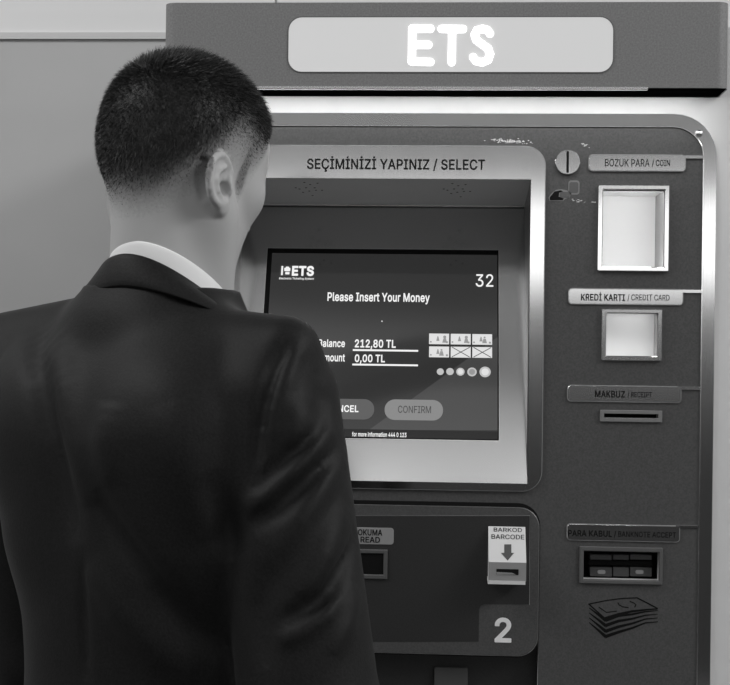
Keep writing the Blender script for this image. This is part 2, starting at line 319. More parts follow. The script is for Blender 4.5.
,"a":[389,[[182,-9,160,-9,136,-9,114,-4,94,5,75,14,59,27,48,45,36,62,30,83,30,108,30,130,35,147,43,161,52,175,63,185,78,193,92,201,108,207,125,211,143,215,160,218,178,220,201,223,219,225,234,227,248,228,258,231,265,235,272,239,276,245,276,255,276,255,276,256,276,257,276,272,273,286,267,297,261,308,252,316,240,322,228,328,213,331,196,331,178,331,162,328,149,322,136,317,126,309,118,301,110,292,104,283,100,274,80,280,61,285,41,291,50,314,62,332,79,346,95,360,113,369,133,375,153,381,173,384,194,384,208,384,223,383,239,379,255,376,271,370,286,360,301,351,313,338,322,320,332,303,337,280,337,251,337,168,337,84,337,0,317,0,297,0,277,0,277,17,277,35,277,52,275,52,274,52,272,52,268,43,261,34,252,25,243,15,230,7,215,1,200,-5],[155,45,170,45,193,45,212,50,228,59,243,68,255,79,263,93,271,107,276,122,276,138,276,155,276,173,276,190,273,187,268,184,259,182,251,180,242,178,231,176,221,174,210,172,200,171,190,170,182,169,175,168,161,166,147,163,134,159,121,154,111,148,103,139,96,131,92,119,92,105,92,92,95,81,102,72,109,63,118,57,130,52,142,48]]],"c":[396,[[226,-8,207,-8,173,-8,143,0,117,16,91,33,71,56,56,85,41,114,34,149,34,187,34,227,41,262,56,291,71,321,91,343,117,360,143,376,173,384,207,384,226,384,243,382,260,377,276,372,292,365,305,356,319,347,330,335,340,322,350,309,357,294,362,277,342,272,322,267,303,262,300,272,296,281,290,289,285,297,278,305,270,311,262,317,253,322,242,325,232,328,220,330,207,330,182,330,161,323,145,310,129,297,116,280,108,258,100,237,96,213,96,187,96,162,100,139,108,117,116,96,129,79,145,66,161,53,182,46,207,46,220,46,232,48,243,52,253,55,263,60,271,66,279,72,286,80,292,89,297,97,301,107,304,117,324,112,343,107,363,102,358,85,351,70,341,56,332,43,320,31,306,21,293,12,277,4,261,-1,244,-6]]],"e":[404,[[238,-8,212,-8,175,-8,143,0,117,16,90,33,70,56,56,85,41,114,34,148,34,187,34,226,41,260,55,290,69,319,89,343,115,359,141,376,171,384,205,384,226,384,246,381,266,374,285,367,303,356,319,341,335,326,348,306,357,282,366,258,371,228,371,194,371,186,371,178,371,169,272,169,174,169,75,169,75,187,75,204,75,221,163,221,250,221,338,221,329,215,319,208,310,202,310,227,306,249,298,269,290,288,278,303,263,314,247,325,228,330,205,330,182,330,163,325,146,313,130,302,118,288,109,270,100,251,96,232,96,211,96,200,96,189,96,178,96,150,101,126,110,106,120,87,134,72,151,61,168,51,189,46,212,46,228,46,241,48,254,53,266,57,277,64,285,73,294,82,301,93,306,105,325,101,345,96,365,91,359,71,349,54,335,39,321,24,303,13,283,4,262,-4]]],"f":[254,[[154,379,228,379,228,362,228,344,228,327,154,327,80,327,6,327,6,344,6,362,6,379,80,379],[101,0,81,0,81,144,81,288,81,432,81,453,86,471,96,486,106,500,119,511,135,519,152,526,169,530,187,530,201,530,213,529,222,527,232,525,238,523,243,521,238,503,233,486,227,468,224,470,220,471,215,472,210,473,203,474,195,474,176,474,163,469,154,460,146,451,142,437,142,419,142,279,142,140,142,0,121,0]]]
,"g":[425,[[238,-151,207,-151,179,-151,155,-147,134,-140,113,-132,96,-123,82,-110,69,-98,58,-84,51,-69,67,-60,84,-50,101,-41,107,-49,113,-57,122,-66,130,-75,141,-82,154,-88,168,-94,186,-97,207,-97,238,-97,263,-90,282,-75,302,-60,311,-37,311,-6,311,19,311,44,311,68,310,68,308,68,306,68,301,60,295,51,287,41,278,32,267,23,252,16,238,8,219,5,195,5,164,5,137,12,113,27,88,41,69,62,55,90,41,118,34,152,34,191,34,230,41,264,55,293,69,322,88,345,112,361,137,376,165,384,196,384,220,384,239,381,253,373,268,365,280,356,288,346,297,336,303,327,308,319,309,319,311,319,313,319,313,339,313,359,313,379,333,379,353,379,372,379,372,250,372,121,372,-9,372,-42,365,-69,350,-90,335,-111,316,-126,291,-136,266,-146],[181,59,205,59,228,59,248,64,264,75,280,86,292,101,300,121,308,141,312,165,312,193,312,220,308,243,300,264,292,284,280,301,264,312,248,324,228,330,205,330,181,330,161,324,145,312,129,299,117,283,109,262,100,242,96,219,96,193,96,166,100,143,109,123,117,103,129,87,145,76,162,65]]],"i":[167,[[73,0,53,0,53,126,53,253,53,379,73,379,93,379,114,379,114,253,114,126,114,0,93,0],[95,443,84,443,72,443,62,447,54,455,45,462,41,472,41,483,41,494,45,504,54,512,62,520,72,524,84,524,95,524,106,520,114,512,122,504,126,494,126,483,126,472,122,462,114,455,106,447]]],"k":[381,[[132,158,110,137,110,162,110,187,110,212,113,212,117,212,121,212,175,268,230,323,284,379,310,379,335,379,360,379,301,319,243,259,184,199,182,199,179,199,177,199,155,178],[73,0,53,0,53,170,53,339,53,509,73,509,93,509,114,509,114,339,114,170,114,0,93,0],[320,0,294,0,245,62,197,124,148,186,162,200,177,214,191,229,252,152,312,76,372,0,346,0]]],"l":[189,[[147,-2,139,-2,110,-2,88,5,74,20,60,35,53,57,53,84,53,226,53,367,53,509,73,509,93,509,114,509,114,372,114,235,114,99,114,81,116,69,120,62,125,55,133,52,146,52,152,52,157,52,160,53,164,53,167,54,170,54,173,37,177,20,181,3,175,1,169,0,162,-1,154,-2]]],"m":[610,[[73,0,53,0,53,126,53,253,53,379,72,379,92,379,112,379,112,351,112,323,112,295,111,295,109,295,108,295,113,316,121,332,132,346,144,359,157,369,172,376,187,383,203,386,219,386,247,386,270,378,287,361,305,344,316,322,321,295,318,295,315,295,312,295,317,313,325,329,337,343,349,357,364,367,381,375,398,382,416,386,437,386,459,386,479,381,497,372,515,362,530,348,541,328,551,309,557,285,557,255,557,170,557,85,557,0,536,0,516,0,496,0,496,85,496,169,496,254,496,281,488,301,473,313,457,325,439,330,419,330,402,330,387,327,374,320,362,313,352,303,345,290,339,278,335,263,335,247,335,165,335,82,335,0,315,0,295,0,274,0,274,87,274,173,274,260,274,281,267,298,253,311,239,324,221,330,199,330,185,330,171,327,158,320,144,313,134,303,126,289,118,276,114,258,114,238,114,159,114,79,114,0,93,0]]]
,"n":[410,[[114,249,114,227,114,151,114,76,114,0,93,0,73,0,53,0,53,126,53,253,53,379,72,379,92,379,112,379,112,349,112,318,112,287,109,287,106,287,102,287,114,322,131,347,152,362,174,377,199,384,227,384,253,384,276,379,295,369,314,358,330,342,341,321,352,299,357,273,357,240,357,160,357,80,357,0,337,0,316,0,296,0,296,78,296,157,296,235,296,265,288,288,273,304,258,321,237,329,210,329,192,329,175,325,161,317,146,309,135,298,126,283,118,267]]],"o":[415,[[242,-8,207,-8,173,-8,143,0,117,16,91,33,71,56,56,85,41,114,34,149,34,187,34,227,41,262,56,291,71,321,91,343,117,360,143,376,173,384,207,384,242,384,273,376,299,360,325,343,345,321,359,291,374,262,381,227,381,187,381,149,374,114,359,85,345,56,325,33,299,16,273,0],[182,46,207,46,233,46,254,53,270,66,287,79,299,96,307,117,315,139,319,162,319,187,319,213,315,236,307,258,299,280,287,297,270,310,254,323,233,330,207,330,182,330,161,323,145,310,129,297,116,280,108,258,100,237,96,213,96,187,96,162,100,139,108,117,116,96,129,79,145,66,161,53]]],"r":[259,[[73,0,53,0,53,126,53,253,53,379,72,379,92,379,112,379,112,360,112,340,112,321,113,321,114,321,115,321,122,340,135,355,152,367,170,379,190,385,213,385,218,385,223,385,229,384,235,384,240,384,243,384,243,363,243,343,243,322,242,323,237,323,230,324,223,325,215,326,207,326,189,326,173,322,159,315,145,307,134,297,126,284,118,270,114,255,114,237,114,158,114,79,114,0,93,0]]],"s":[365,[[211,-8,182,-8,156,-8,133,-4,112,3,92,11,75,23,62,38,49,53,40,72,36,94,55,98,74,102,94,107,99,86,109,70,124,60,139,50,158,45,181,45,208,45,229,51,244,62,260,74,268,87,268,103,268,116,263,127,254,136,245,144,231,151,212,155,191,160,170,165,149,170,115,178,89,191,72,208,55,225,47,247,47,274,47,296,53,315,65,332,77,348,94,361,115,370,136,380,160,384,187,384,213,384,235,380,254,372,272,365,287,353,299,339,310,325,319,309,324,290,305,286,287,281,268,277,263,292,255,304,243,316,230,327,212,333,187,333,165,333,146,327,131,317,116,306,109,293,109,277,109,263,114,252,124,243,134,235,150,228,172,223,191,218,210,214,229,209,264,201,290,188,306,171,323,154,331,133,331,107,331,84,325,64,312,47,300,30,282,16,260,6,237,-3]]],"t":[227,[[138,379,204,379,204,362,204,344,204,327,138,327,72,327,6,327,6,344,6,362,6,379,72,379],[65,345,65,471,85,471,106,471,126,471,126,347,126,222,126,98,126,81,129,69,136,61,143,54,154,50,170,50,174,50,179,50,185,51,191,52,197,53,202,54,206,36,209,19,213,2,207,0,200,-2,192,-3,184,-4,176,-4,168,-4,136,-4,110,4,92,21,74,38,65,62,65,93,65,219]]],"u":[410,[[211,-5,182,-5,157,-5,134,0,115,11,95,21,80,37,69,59,58,80,53,107,53,139,53,219,53,299,53,379,73,379,93,379,114,379,114,301,114,222,114,144,114,114,121,91,137,75,152,58,173,50,200,50,218,50,235,54,249,62,264,70,275,81,283,97,292,112,296,131,296,153,296,228,296,304,296,379,316,379,337,379,357,379,357,253,357,126,357,0,337,0,318,0,298,0,298,31,298,61,298,92,301,92,304,92,307,92,295,57,279,32,257,17,235,2]]]
,"y":[389,[[51,-140,47,-139,52,-121,57,-103,61,-86,65,-86,68,-87,71,-87,83,-90,94,-91,104,-89,114,-87,122,-82,130,-74,138,-66,145,-53,151,-36,155,-24,159,-13,163,-1,114,126,66,252,17,379,40,379,62,379,84,379,111,305,138,230,165,155,174,132,181,109,187,87,193,64,199,42,206,21,198,21,191,21,184,21,190,42,196,64,202,87,209,110,216,132,224,155,251,230,278,305,305,379,327,379,349,379,371,379,316,234,260,88,204,-58,196,-78,187,-94,177,-107,166,-120,153,-129,139,-136,125,-142,109,-145,91,-145,81,-145,72,-144,65,-143,57,-142]]],"Ç":[510,[[293,-7,267,-7,223,-7,184,4,150,25,116,46,89,76,70,115,50,154,40,201,40,254,40,308,50,354,70,393,89,432,116,462,150,484,184,505,223,516,267,516,293,516,317,512,340,504,363,497,384,486,402,471,420,457,436,439,448,418,460,398,468,374,473,348,451,348,430,348,408,348,404,366,398,381,389,395,381,408,370,419,357,428,345,438,331,444,315,449,300,454,284,456,267,456,236,456,208,448,184,432,159,417,139,394,125,364,111,334,103,297,103,254,103,211,111,175,125,145,140,115,159,92,184,76,209,61,236,53,267,53,284,53,300,55,315,60,331,65,345,71,357,81,370,90,381,101,389,114,398,128,404,143,408,160,430,160,451,160,473,160,469,135,460,111,448,91,436,70,421,52,402,38,384,23,363,12,341,5,318,-3],[242,-146,228,-146,228,-134,228,-122,228,-110,241,-110,255,-110,268,-110,281,-110,290,-109,294,-105,299,-102,302,-96,302,-88,302,-80,299,-74,294,-71,290,-67,281,-66,268,-66,259,-66,250,-66,240,-66,244,-39,247,-13,251,13,261,13,272,13,283,13,283,8,283,2,283,-3,283,-13,283,-23,283,-33,305,-34,321,-39,332,-47,342,-56,348,-70,348,-88,348,-108,341,-123,328,-132,315,-141,296,-146,269,-146,255,-146]]],"İ":[300,[[111,0,31,0,31,19,31,38,31,57,60,57,89,57,118,57,118,189,118,320,118,452,89,452,60,452,31,452,31,471,31,490,31,509,111,509,190,509,269,509,269,490,269,471,269,452,240,452,212,452,183,452,183,320,183,189,183,57,212,57,240,57,269,57,269,38,269,19,269,0,190,0],[162,572,150,572,139,572,129,576,120,584,112,592,108,601,108,612,108,624,112,633,120,641,129,649,139,653,150,653,162,653,172,649,180,641,189,633,193,624,193,612,193,601,189,592,180,584,172,576]]]}


def _bez(p, n):
    out = []
    for k in range(n):
        t = k / n
        out.append(tuple((1 - t) ** 3 * p[0][q] + 3 * (1 - t) ** 2 * t * p[1][q] + 3 * (1 - t) * t * t * p[2][q] + t ** 3 * p[3][q] for q in (0, 1)))
    return out


def text_mesh(body, bold):
    """flat letters as a mesh at z = 0; bold > 0 thickens them with a pen drawn along every outline"""
    bm = bmesh.new()
    pen = 0.0
    w = bold * .62
    for ch in body:
        if ch == ' ':
            pen += .20
            continue
        adv, outs = GLYPHS[ch]
        polys = []
        for flat in outs:
            n = len(flat) // 6
            k = [[v / 1000.0 + (pen if i % 2 == 0 else 0) for i, v in enumerate(flat[6 * m:6 * m + 6])] for m in range(n)]
            poly = []
            for m in range(n):
                p = k[m]; q = k[(m + 1) % n]
                p0, p1, p2, p3 = (p[2], p[3]), (p[4], p[5]), (q[0], q[1]), (q[2], q[3])
                dx, dy = p3[0] - p0[0], p3[1] - p0[1]
                bend = max(abs((r[0] - p0[0]) * dy - (r[1] - p0[1]) * dx) for r in (p1, p2)) / max(math.hypot(dx, dy), 1e-9)
                poly += _bez((p0, p1, p2, p3), 1 if bend < .002 else 4)
            polys.append(poly)
        pts = []; edges = []
        for poly in polys:
            b0 = len(pts)
            pts += [Vector(q) for q in poly]
            edges += [(b0 + i, b0 + (i + 1) % len(poly)) for i in range(len(poly))]
        cv, ce, cf = delaunay_2d_cdt(pts, edges, [], 0, 1e-6)[:3]
        vs = {}
        for f in cf:
            cx = sum(cv[i].x for i in f) / len(f); cy = sum(cv[i].y for i in f) / len(f)
            wind = 0
            for poly in polys:
                for (x0, y0), (x1, y1) in zip(poly, poly[1:] + poly[:1]):
                    if (y0 <= cy) != (y1 <= cy):
                        if x0 + (cy - y0) / (y1 - y0) * (x1 - x0) > cx:
                            wind += 1 if y1 > y0 else -1
            if wind:
                bm.faces.new([vs.setdefault(i, None) or vs.__setitem__(i, bm.verts.new((cv[i].x, cv[i].y, 0))) or vs[i] for i in f])
        if w > .001:
            for poly in polys:
                m = len(poly)
                for i in range(m):
                    a = Vector(poly[i]); b = Vector(poly[(i + 1) % m]); d = b - a
                    if d.length < 1e-6:
                        continue
                    d.normalize(); nn = Vector((-d.y, d.x)) * w
                    a = a - d * w * .6; b = b + d * w * .6
                    lv = 1 + i % 3
                    bm.faces.new([bm.verts.new((q.x, q.y, -lv)) for q in (a - nn, b - nn, b + nn, a + nn)])
        pen += adv / 1000.0 + bold * .6
    me = bpy.data.meshes.new('lettering')
    bm.to_mesh(me); bm.free()
    return me


def lettering(name, S, rect, body, mat, parent, bold=0.025, h0=0.0, h1=0.0004, label=None, shear=0.0):
    """flat letters fitted into rect (u0, v0, u1, v1) on a surface"""
    me = text_mesh(body, bold)
    n = len(me.vertices)
    co = np.empty(n * 3, dtype=np.float32); me.vertices.foreach_get('co', co); co = co.reshape(-1, 3)
    lo = co.min(0); hi = co.max(0)
    u0, v0, u1, v1 = rect
    u = u0 + (co[:, 0] - lo[0]) / (hi[0] - lo[0]) * (u1 - u0)
    v = v0 + (co[:, 1] - lo[1]) / (hi[1] - lo[1]) * (v1 - v0)
    h = h1 + co[:, 2] * .00005      # pen strokes lie just under the filled shapes
    P = np.outer(np.ones(n), np.array(S.O)) + np.outer(u, np.array(S.U)) + np.outer(v, np.array(S.V)) + np.outer(h, np.array(S.N))
    me.vertices.foreach_set('co', P.astype(np.float32).ravel())
    me.name = name
    return link_mesh(name, me, mat, parent, label=label)


# ---------------------------------------------------------------- materials
def new_mat(name):
    m = bpy.data.materials.new(name)
    m.use_nodes = True
    return m, m.node_tree.nodes, m.node_tree.links, m.node_tree.nodes['Principled BSDF']


def grey(v):
    return (v, v, v, 1)


def plain(name, v, rough=0.5, metal=0.0, spec=0.5, noise=0.0, nscale=300.0, bump=0.0):
    m, N, L, P = new_mat(name)
    P.inputs['Base Color'].default_value = grey(v)
    P.inputs['Roughness'].default_value = rough
    P.inputs['Metallic'].default_value = metal
    P.inputs['Specular IOR Level'].default_value = spec
    if noise or bump:
        tc = N.new('ShaderNodeTexCoord')
        nz = N.new('ShaderNodeTexNoise'); nz.inputs['Scale'].default_value = nscale; nz.inputs['Detail'].default_value = 3
        L.new(tc.outputs['Object'], nz.inputs['Vector'])
        if noise:
            mr = N.new('ShaderNodeMapRange')
            mr.inputs['From Min'].default_value = .3; mr.inputs['From Max'].default_value = .7
            mr.inputs['To Min'].default_value = v * (1 - noise); mr.inputs['To Max'].default_value = v * (1 + noise)
            L.new(nz.outputs['Fac'], mr.inputs['Value'])
            L.new(mr.outputs[0], P.inputs['Base Color'])
        if bump:
            bp = N.new('ShaderNodeBump'); bp.inputs['Strength'].default_value = bump; bp.inputs['Distance'].default_value = .001
            L.new(nz.outputs['Fac'], bp.inputs['Height'])
            L.new(bp.outputs[0], P.inputs['Normal'])
    return m


def brushed(name, v=0.6, rough=0.26, axis='Z', amt=0.035):
    """brushed stainless steel: fine streaks along one axis"""
    m, N, L, P = new_mat(name)
    P.inputs['Metallic'].default_value = 1.0
    tc = N.new('ShaderNodeTexCoord')
    mp = N.new('ShaderNodeMapping')
    sc = {'Z': (900, 900, 12), 'X': (12, 900, 900)}[axis]
    mp.inputs['Scale'].default_value = sc
    nz = N.new('ShaderNodeTexNoise'); nz.inputs['Scale'].default_value = 1.0; nz.inputs['Detail'].default_value = 2
    L.new(tc.outputs['Object'], mp.inputs[0]); L.new(mp.outputs[0], nz.inputs['Vector'])
    mr = N.new('ShaderNodeMapRange')
    mr.inputs['From Min'].default_value = .3; mr.inputs['From Max'].default_value = .7
    mr.inputs['To Min'].default_value = v * (1 - amt); mr.inputs['To Max'].default_value = v * (1 + amt)
    L.new(nz.outputs['Fac'], mr.inputs['Value']); L.new(mr.outputs[0], P.inputs['Base Color'])
    # broad smears and handling marks in the gloss
    n2 = N.new('ShaderNodeTexNoise'); n2.inputs['Scale'].default_value = 14; n2.inputs['Detail'].default_value = 4
    L.new(tc.outputs['Object'], n2.inputs['Vector'])
    m2 = N.new('ShaderNodeMapRange')
    m2.inputs['To Min'].default_value = rough * .85; m2.inputs['To Max'].default_value = rough * 1.15
    L.new(n2.outputs['Fac'], m2.inputs['Value']); L.new(m2.outputs[0], P.inputs['Roughness'])
    return m


def glow(name, v, strength=1.0, base=0.02, rough=0.3, spec=0.5):
    m, N, L, P = new_mat(name)
    P.inputs['Base Color'].default_value = grey(base)
    P.inputs['Roughness'].default_value = rough
    P.inputs['Specular IOR Level'].default_value = spec
    P.inputs['Emission Color'].default_value = grey(v)
    P.inputs['Emission Strength'].default_value = strength
    return m


M = {}
M['wall'] = plain('wall_paint', .40, .8, spec=.2, noise=.05, nscale=3)
M['wall_light'] = plain('wall_paint_pale', .66, .8, spec=.2)
M['floor'] = plain('floor_stone', .10, .4, noise=.2, nscale=6)
M['cabinet'] = plain('cabinet_paint_pale', .62, .45, noise=.02, nscale=40)
M['header'] = plain('header_paint_grey', .185, .5, noise=.18, nscale=420)
M['panel'] = plain('panel_paint_charcoal', .058, .5, noise=.22, nscale=420)
M['black'] = plain('black_plastic', .006, .8, spec=.15)
M['ink'] = plain('black_print', .006, .7, spec=.12)
M['darkpanel'] = plain('module_panel_black', .016, .55, noise=.25, nscale=420)
M['steel'] = brushed('brushed_steel', .62, .10)
M['steel_satin'] = brushed('satin_steel', .62, .16)
M['edge'] = plain('pale_edge_grey', .26, .5)  # even pale grey for the thin outlines of plate and tabs
M['steel_bright'] = plain('polished_steel', .8, .15, metal=1)
M['steel_dark'] = plain('dull_steel', .34, .42, metal=1, noise=.08, nscale=60)
M['sign'] = glow('backlit_sign_face', .37, 1.0, base=.35)
M['sign_letter'] = glow('lit_sign_letters', 1.0, 1.4, base=.8)
M['tray'] = plain('white_tray_plastic', .82, .4)
M['white_print'] = plain('white_print', .6, .6)
M['outline_print'] = plain('pale_outline_print', .17, .6)
M['label_grey'] = plain('grey_label', .24, .5)
M['scuff'] = plain('scuffed_bare_metal', .62, .5)
M['barcode'] = plain('white_painted_metal', .60, .5)
M['barcode_front'] = plain('scanner_front_grey', .26, .5)  # scanner front, darker than the rest of the housing
M['lcd'] = glow('screen_background', .020, 1.0, base=.012, rough=.06, spec=1.0)
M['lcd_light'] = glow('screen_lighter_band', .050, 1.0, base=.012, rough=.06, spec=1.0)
M['lcd_field'] = glow('screen_field', .022, 1.0, base=.012, rough=.12)
M['lcd_bar'] = glow('screen_bar', .006, 1.0, base=.01, rough=.12)
M['lcd_white'] = glow('screen_white', .9, 1.0)
M['lcd_icon'] = glow('screen_icon_white', .72, 1.0)
M['lcd_grey'] = glow('screen_icon_grey', .28, 1.0)
M['lcd_coin'] = glow('screen_coin', .5, 1.0)
M['lcd_cancel'] = glow('screen_button_dark', .085, 1.0)
M['lcd_confirm'] = glow('screen_button_light', .22, 1.0)
M['lcd_ink'] = glow('screen_ink', .03, 1.0)
M['led'] = glow('acceptor_lamp', .10, 1.0)
# ---------------------------------------------------------------- the place
X = Vector((1, 0, 0)); Z = Vector((0, 0, 1))
F = Surf((0, 0, 0), X, Z)                       # the machine's front plane
HDR_Y = -0.063
H = Surf((0, HDR_Y, 0), X, Z)                   # the front of the header
WALL_Y = 0.62
W = Surf((0, WALL_Y, 0), X, Z)


def box(bm, x0, y0, z0, x1, y1, z1):
    vs = [bm.verts.new((x, y, z)) for x in (x0, x1) for y in (y0, y1) for z in (z0, z1)]
    for f in ((0, 1, 3, 2), (4, 6, 7, 5), (0, 4, 5, 1), (2, 3, 7, 6), (0, 2, 6, 4), (1, 5, 7, 3)):
        bm.faces.new([vs[i] for i in f])


bm = bmesh.new(); box(bm, -4, -4, -.1, 4, WALL_Y, 0)
obj('floor', bm, M['floor'], kind='structure')
z_band0 = W.px(80, 39.5)[1]; z_band1 = W.px(80, 33)[1]
bm = bmesh.new(); box(bm, -4, WALL_Y, 0, 4, WALL_Y + .15, z_band0)
obj('wall_back', bm, M['wall'], kind='structure')
bm = bmesh.new(); box(bm, -4, WALL_Y - .006, z_band0, 4, WALL_Y + .15, z_band1)
obj('trim_1', bm, plain('trim_paint', .5, .7), kind='structure')
bm = bmesh.new()
xs = W.px(276, 2)[0]
box(bm, -4, WALL_Y, z_band1, xs - .002, WALL_Y + .15, 3.4)
box(bm, xs + .002, WALL_Y, z_band1, 4, WALL_Y + .15, 3.4)
box(bm, xs - .002, WALL_Y + .01, z_band1, xs + .002, WALL_Y + .15, 3.4)
obj('wall_back_upper', bm, M['wall_light'], kind='structure')

# dark arched rib of the hall vault behind the photographer, mirrored in the screen glass
for k, (ay, az, ar, aw) in enumerate(((-3.3, 3.25, 1.25, .16), (-3.9, 3.2, .72, .12))):
    bm = bmesh.new()
    rows = []
    for i in range(41):
        t = math.radians(-10 + 200 * i / 40)
        rows.append([bm.verts.new((.25 + (ar + dr) * math.cos(t), ay + dy, az + (ar + dr) * math.sin(t))) for dr, dy in ((-aw / 2, -.1), (aw / 2, -.1), (aw / 2, .1), (-aw / 2, .1))])
    for p, q in zip(rows, rows[1:]):
        for i in range(4):
            bm.faces.new((p[i], p[(i + 1) % 4], q[(i + 1) % 4], q[i]))
    obj('trim_%d' % (k + 2), bm, M['header'], kind='structure')
# ---------------------------------------------------------------- the ticket machine
hx0, hz0, hx1, hz1 = H.rect(163.5, 2.3, 729.7, 87.5)
MX = (hx0 + hx1) / 2
mach = thing('ticket_machine',
             'tall charcoal and steel ticket machine with lit ETS sign and tilted touch screen',
             'ticket machine', (MX, 0.3, 0))
CAB_X1 = F.px(741, 300)[0]
CAB_X0 = F.px(174, 100)[0]
CAB_D = 0.58
FRONT = -0.004        # cabinet face lies this far behind the frame's front

# --- rect table on the front plane
R_open = F.rect(228, 179, 529, 481)             # mouth of the tilted recess
R_coin = F.rect(602.5, 190, 664.5, 267)
R_card = F.rect(606, 313.5, 657.5, 356)
R_slot = F.rect(604, 414, 658, 418)
R_note = F.rect(583.5, 551.5, 659, 580)
R_read = F.rect(343, 553, 383.5, 574)
R_chute = F.rect(216, 634, 538, 720)
pockets = [R_open, R_coin, R_card, R_slot, R_note, R_read, R_chute]

ZB = 0.62
f_out = F.rect(176, 113, 716.5, 300); f_in = F.rect(190, 126, 703, 300)
# cabinet: hollow front sheet with holes + body behind
bm = bmesh.new()
holed_plane(bm, F, (CAB_X0, 0.05, CAB_X1, hz1 - .02), pockets, -0.016, FRONT)
box(bm, CAB_X0, .016, .05, CAB_X0 + .02, CAB_D, hz1 - .02)
box(bm, CAB_X1 - .02, .016, .05, CAB_X1, CAB_D, hz1 - .02)
box(bm, CAB_X0 + .02, CAB_D - .02, .05, CAB_X1 - .02, CAB_D, hz1 - .02)
box(bm, CAB_X0 + .02, .016, .05, CAB_X1 - .02, CAB_D - .02, .07)
obj('cabinet', bm, M['cabinet'], mach)
bm = bmesh.new(); box(bm, CAB_X0 + .03, .03, 0, CAB_X1 - .03, CAB_D - .03, .05)
obj('plinth', bm, M['black'], mach)

# charcoal front panel
bm = bmesh.new()
holed_plane(bm, F, (f_in[0] - .0004, ZB, f_in[2] + .0004, f_in[3] + .0004), pockets, -0.004, -0.0015)
panel = obj('front_panel', bm, M['panel'], mach)

# steel frame with rounded corners
px = F.px(366, 340)[0] - F.px(365, 340)[0]      # one pixel on the front plane, in metres
bm = bmesh.new()
ring(bm, F, rrect(f_out[0], ZB - .02, f_out[2], f_out[3], (.02, .02, 42 * px, 42 * px)),
     rrect(f_in[0], ZB, f_in[2], f_in[3], (.01, .01, 30 * px, 30 * px)), -0.004, 0.0, .0009)
obj('steel_frame', bm, M['steel'], mach)
bm = bmesh.new()
ring(bm, F, rrect(f_in[0] - .0008, ZB - .0008, f_in[2] + .0008, f_in[3] + .0008, (.01, .01, 30.5 * px, 30.5 * px)),
     rrect(f_in[0] + .0008, ZB + .0008, f_in[2] - .0008, f_in[3] - .0008, (.01, .01, 29.5 * px, 29.5 * px)), -0.004, 0.0006, .0004)
obj('frame_edge', bm, M['steel_bright'], mach)

def dome(bm, S, c, r, h0, hh, n=20, m=5):
    rows = []
    for k in range(m):
        a = math.pi / 2 * k / m
        rows.append([bm.verts.new(S.at(c[0] + r * math.cos(a) * math.cos(2 * math.pi * i / n),
                                       c[1] + r * math.cos(a) * math.sin(2 * math.pi * i / n), h0 + hh * math.sin(a))) for i in range(n)])
    top = bm.verts.new(S.at(c[0], c[1], h0 + hh))
    for a, b in zip(rows, rows[1:]):
        for i in range(n):
            j = (i + 1) % n
            bm.faces.new((a[i], a[j], b[j], b[i]))
    for i in range(n):
        bm.faces.new((rows[-1][i], rows[-1][(i + 1) % n], top))

def disc_pts(c, r, n=32):
    return [(c[0] + r * math.cos(2 * math.pi * i / n), c[1] + r * math.sin(2 * math.pi * i / n)) for i in range(n)]

bm = bmesh.new(); dome(bm, F, F.px(699, 133.5), 3.7 * px, -.001, .004)
obj('screw', bm, M['steel_bright'], mach, smooth=True)

# --- header with the lit sign
bm = bmesh.new()
hr = .016
plan = []
for i in range(9):
    a = math.radians(180 + 90 * i / 8); plan.append((hx0 + hr + hr * math.cos(a), HDR_Y + hr + hr * math.sin(a)))
for i in range(9):
    a = math.radians(270 + 90 * i / 8); plan.append((hx1 - hr + hr * math.cos(a), HDR_Y + hr + hr * math.sin(a)))
plan += [(hx1, CAB_D), (hx0, CAB_D)]
b = [bm.verts.new((x, y, hz0)) for x, y in plan]; t = [bm.verts.new((x, y, hz1)) for x, y in plan]
for i in range(len(plan)):
    j = (i + 1) % len(plan)
    bm.faces.new((b[i], b[j], t[j], t[i]))
bm.faces.new(t); bm.faces.new(list(reversed(b)))
header = obj('header', bm, M['header'], mach)
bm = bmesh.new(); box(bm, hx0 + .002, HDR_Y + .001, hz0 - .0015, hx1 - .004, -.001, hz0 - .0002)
obj('underside', bm, plain('underside_black', .003, 1.0, spec=0), header)  # matte black sheet just below the header box
bm = bmesh.new()
tr = H.rect(172, 86.3, 648, 89.6)
slab(bm, H, rrect(*tr, .0008, 2), -.004, .0015, .0006)
obj('trim_strip', bm, M['steel_bright'], header, label='bright chrome strip')
bm = bmesh.new()
s = H.rect(288.5, 17.3, 613, 72)
slab(bm, H, rrect(*s, 13 * px), -.002, .0006)
sign = obj('sign_face', bm, M['sign'], header)
bm = bmesh.new()
ring(bm, H, rrect(s[0] - .0012, s[1] - .0012, s[2] + .0012, s[3] + .0012, 13.6 * px), rrect(*s, 13 * px), -.002, .0010)
obj('sign_rim', bm, plain('sign_rim_grey', .1, .5), header)

def fat(bm, S, pts, w, h0, h1, n=8):
    """rounded stroke: overlapping capsules along a polyline"""
    for a, c in zip(pts, pts[1:]):
        a = Vector(a); c = Vector(c); d = c - a
        if d.length < 1e-9:
            continue
        ang = math.atan2(d.y, d.x)
        out = []
        for i in range(n + 1):
            t = ang - math.pi / 2 + math.pi * i / n
            out.append((c.x + w / 2 * math.cos(t), c.y + w / 2 * math.sin(t)))
        for i in range(n + 1):
            t = ang + math.pi / 2 + math.pi * i / n
            out.append((a.x + w / 2 * math.cos(t), a.y + w / 2 * math.sin(t)))
        slab(bm, S, out, h0, h1)

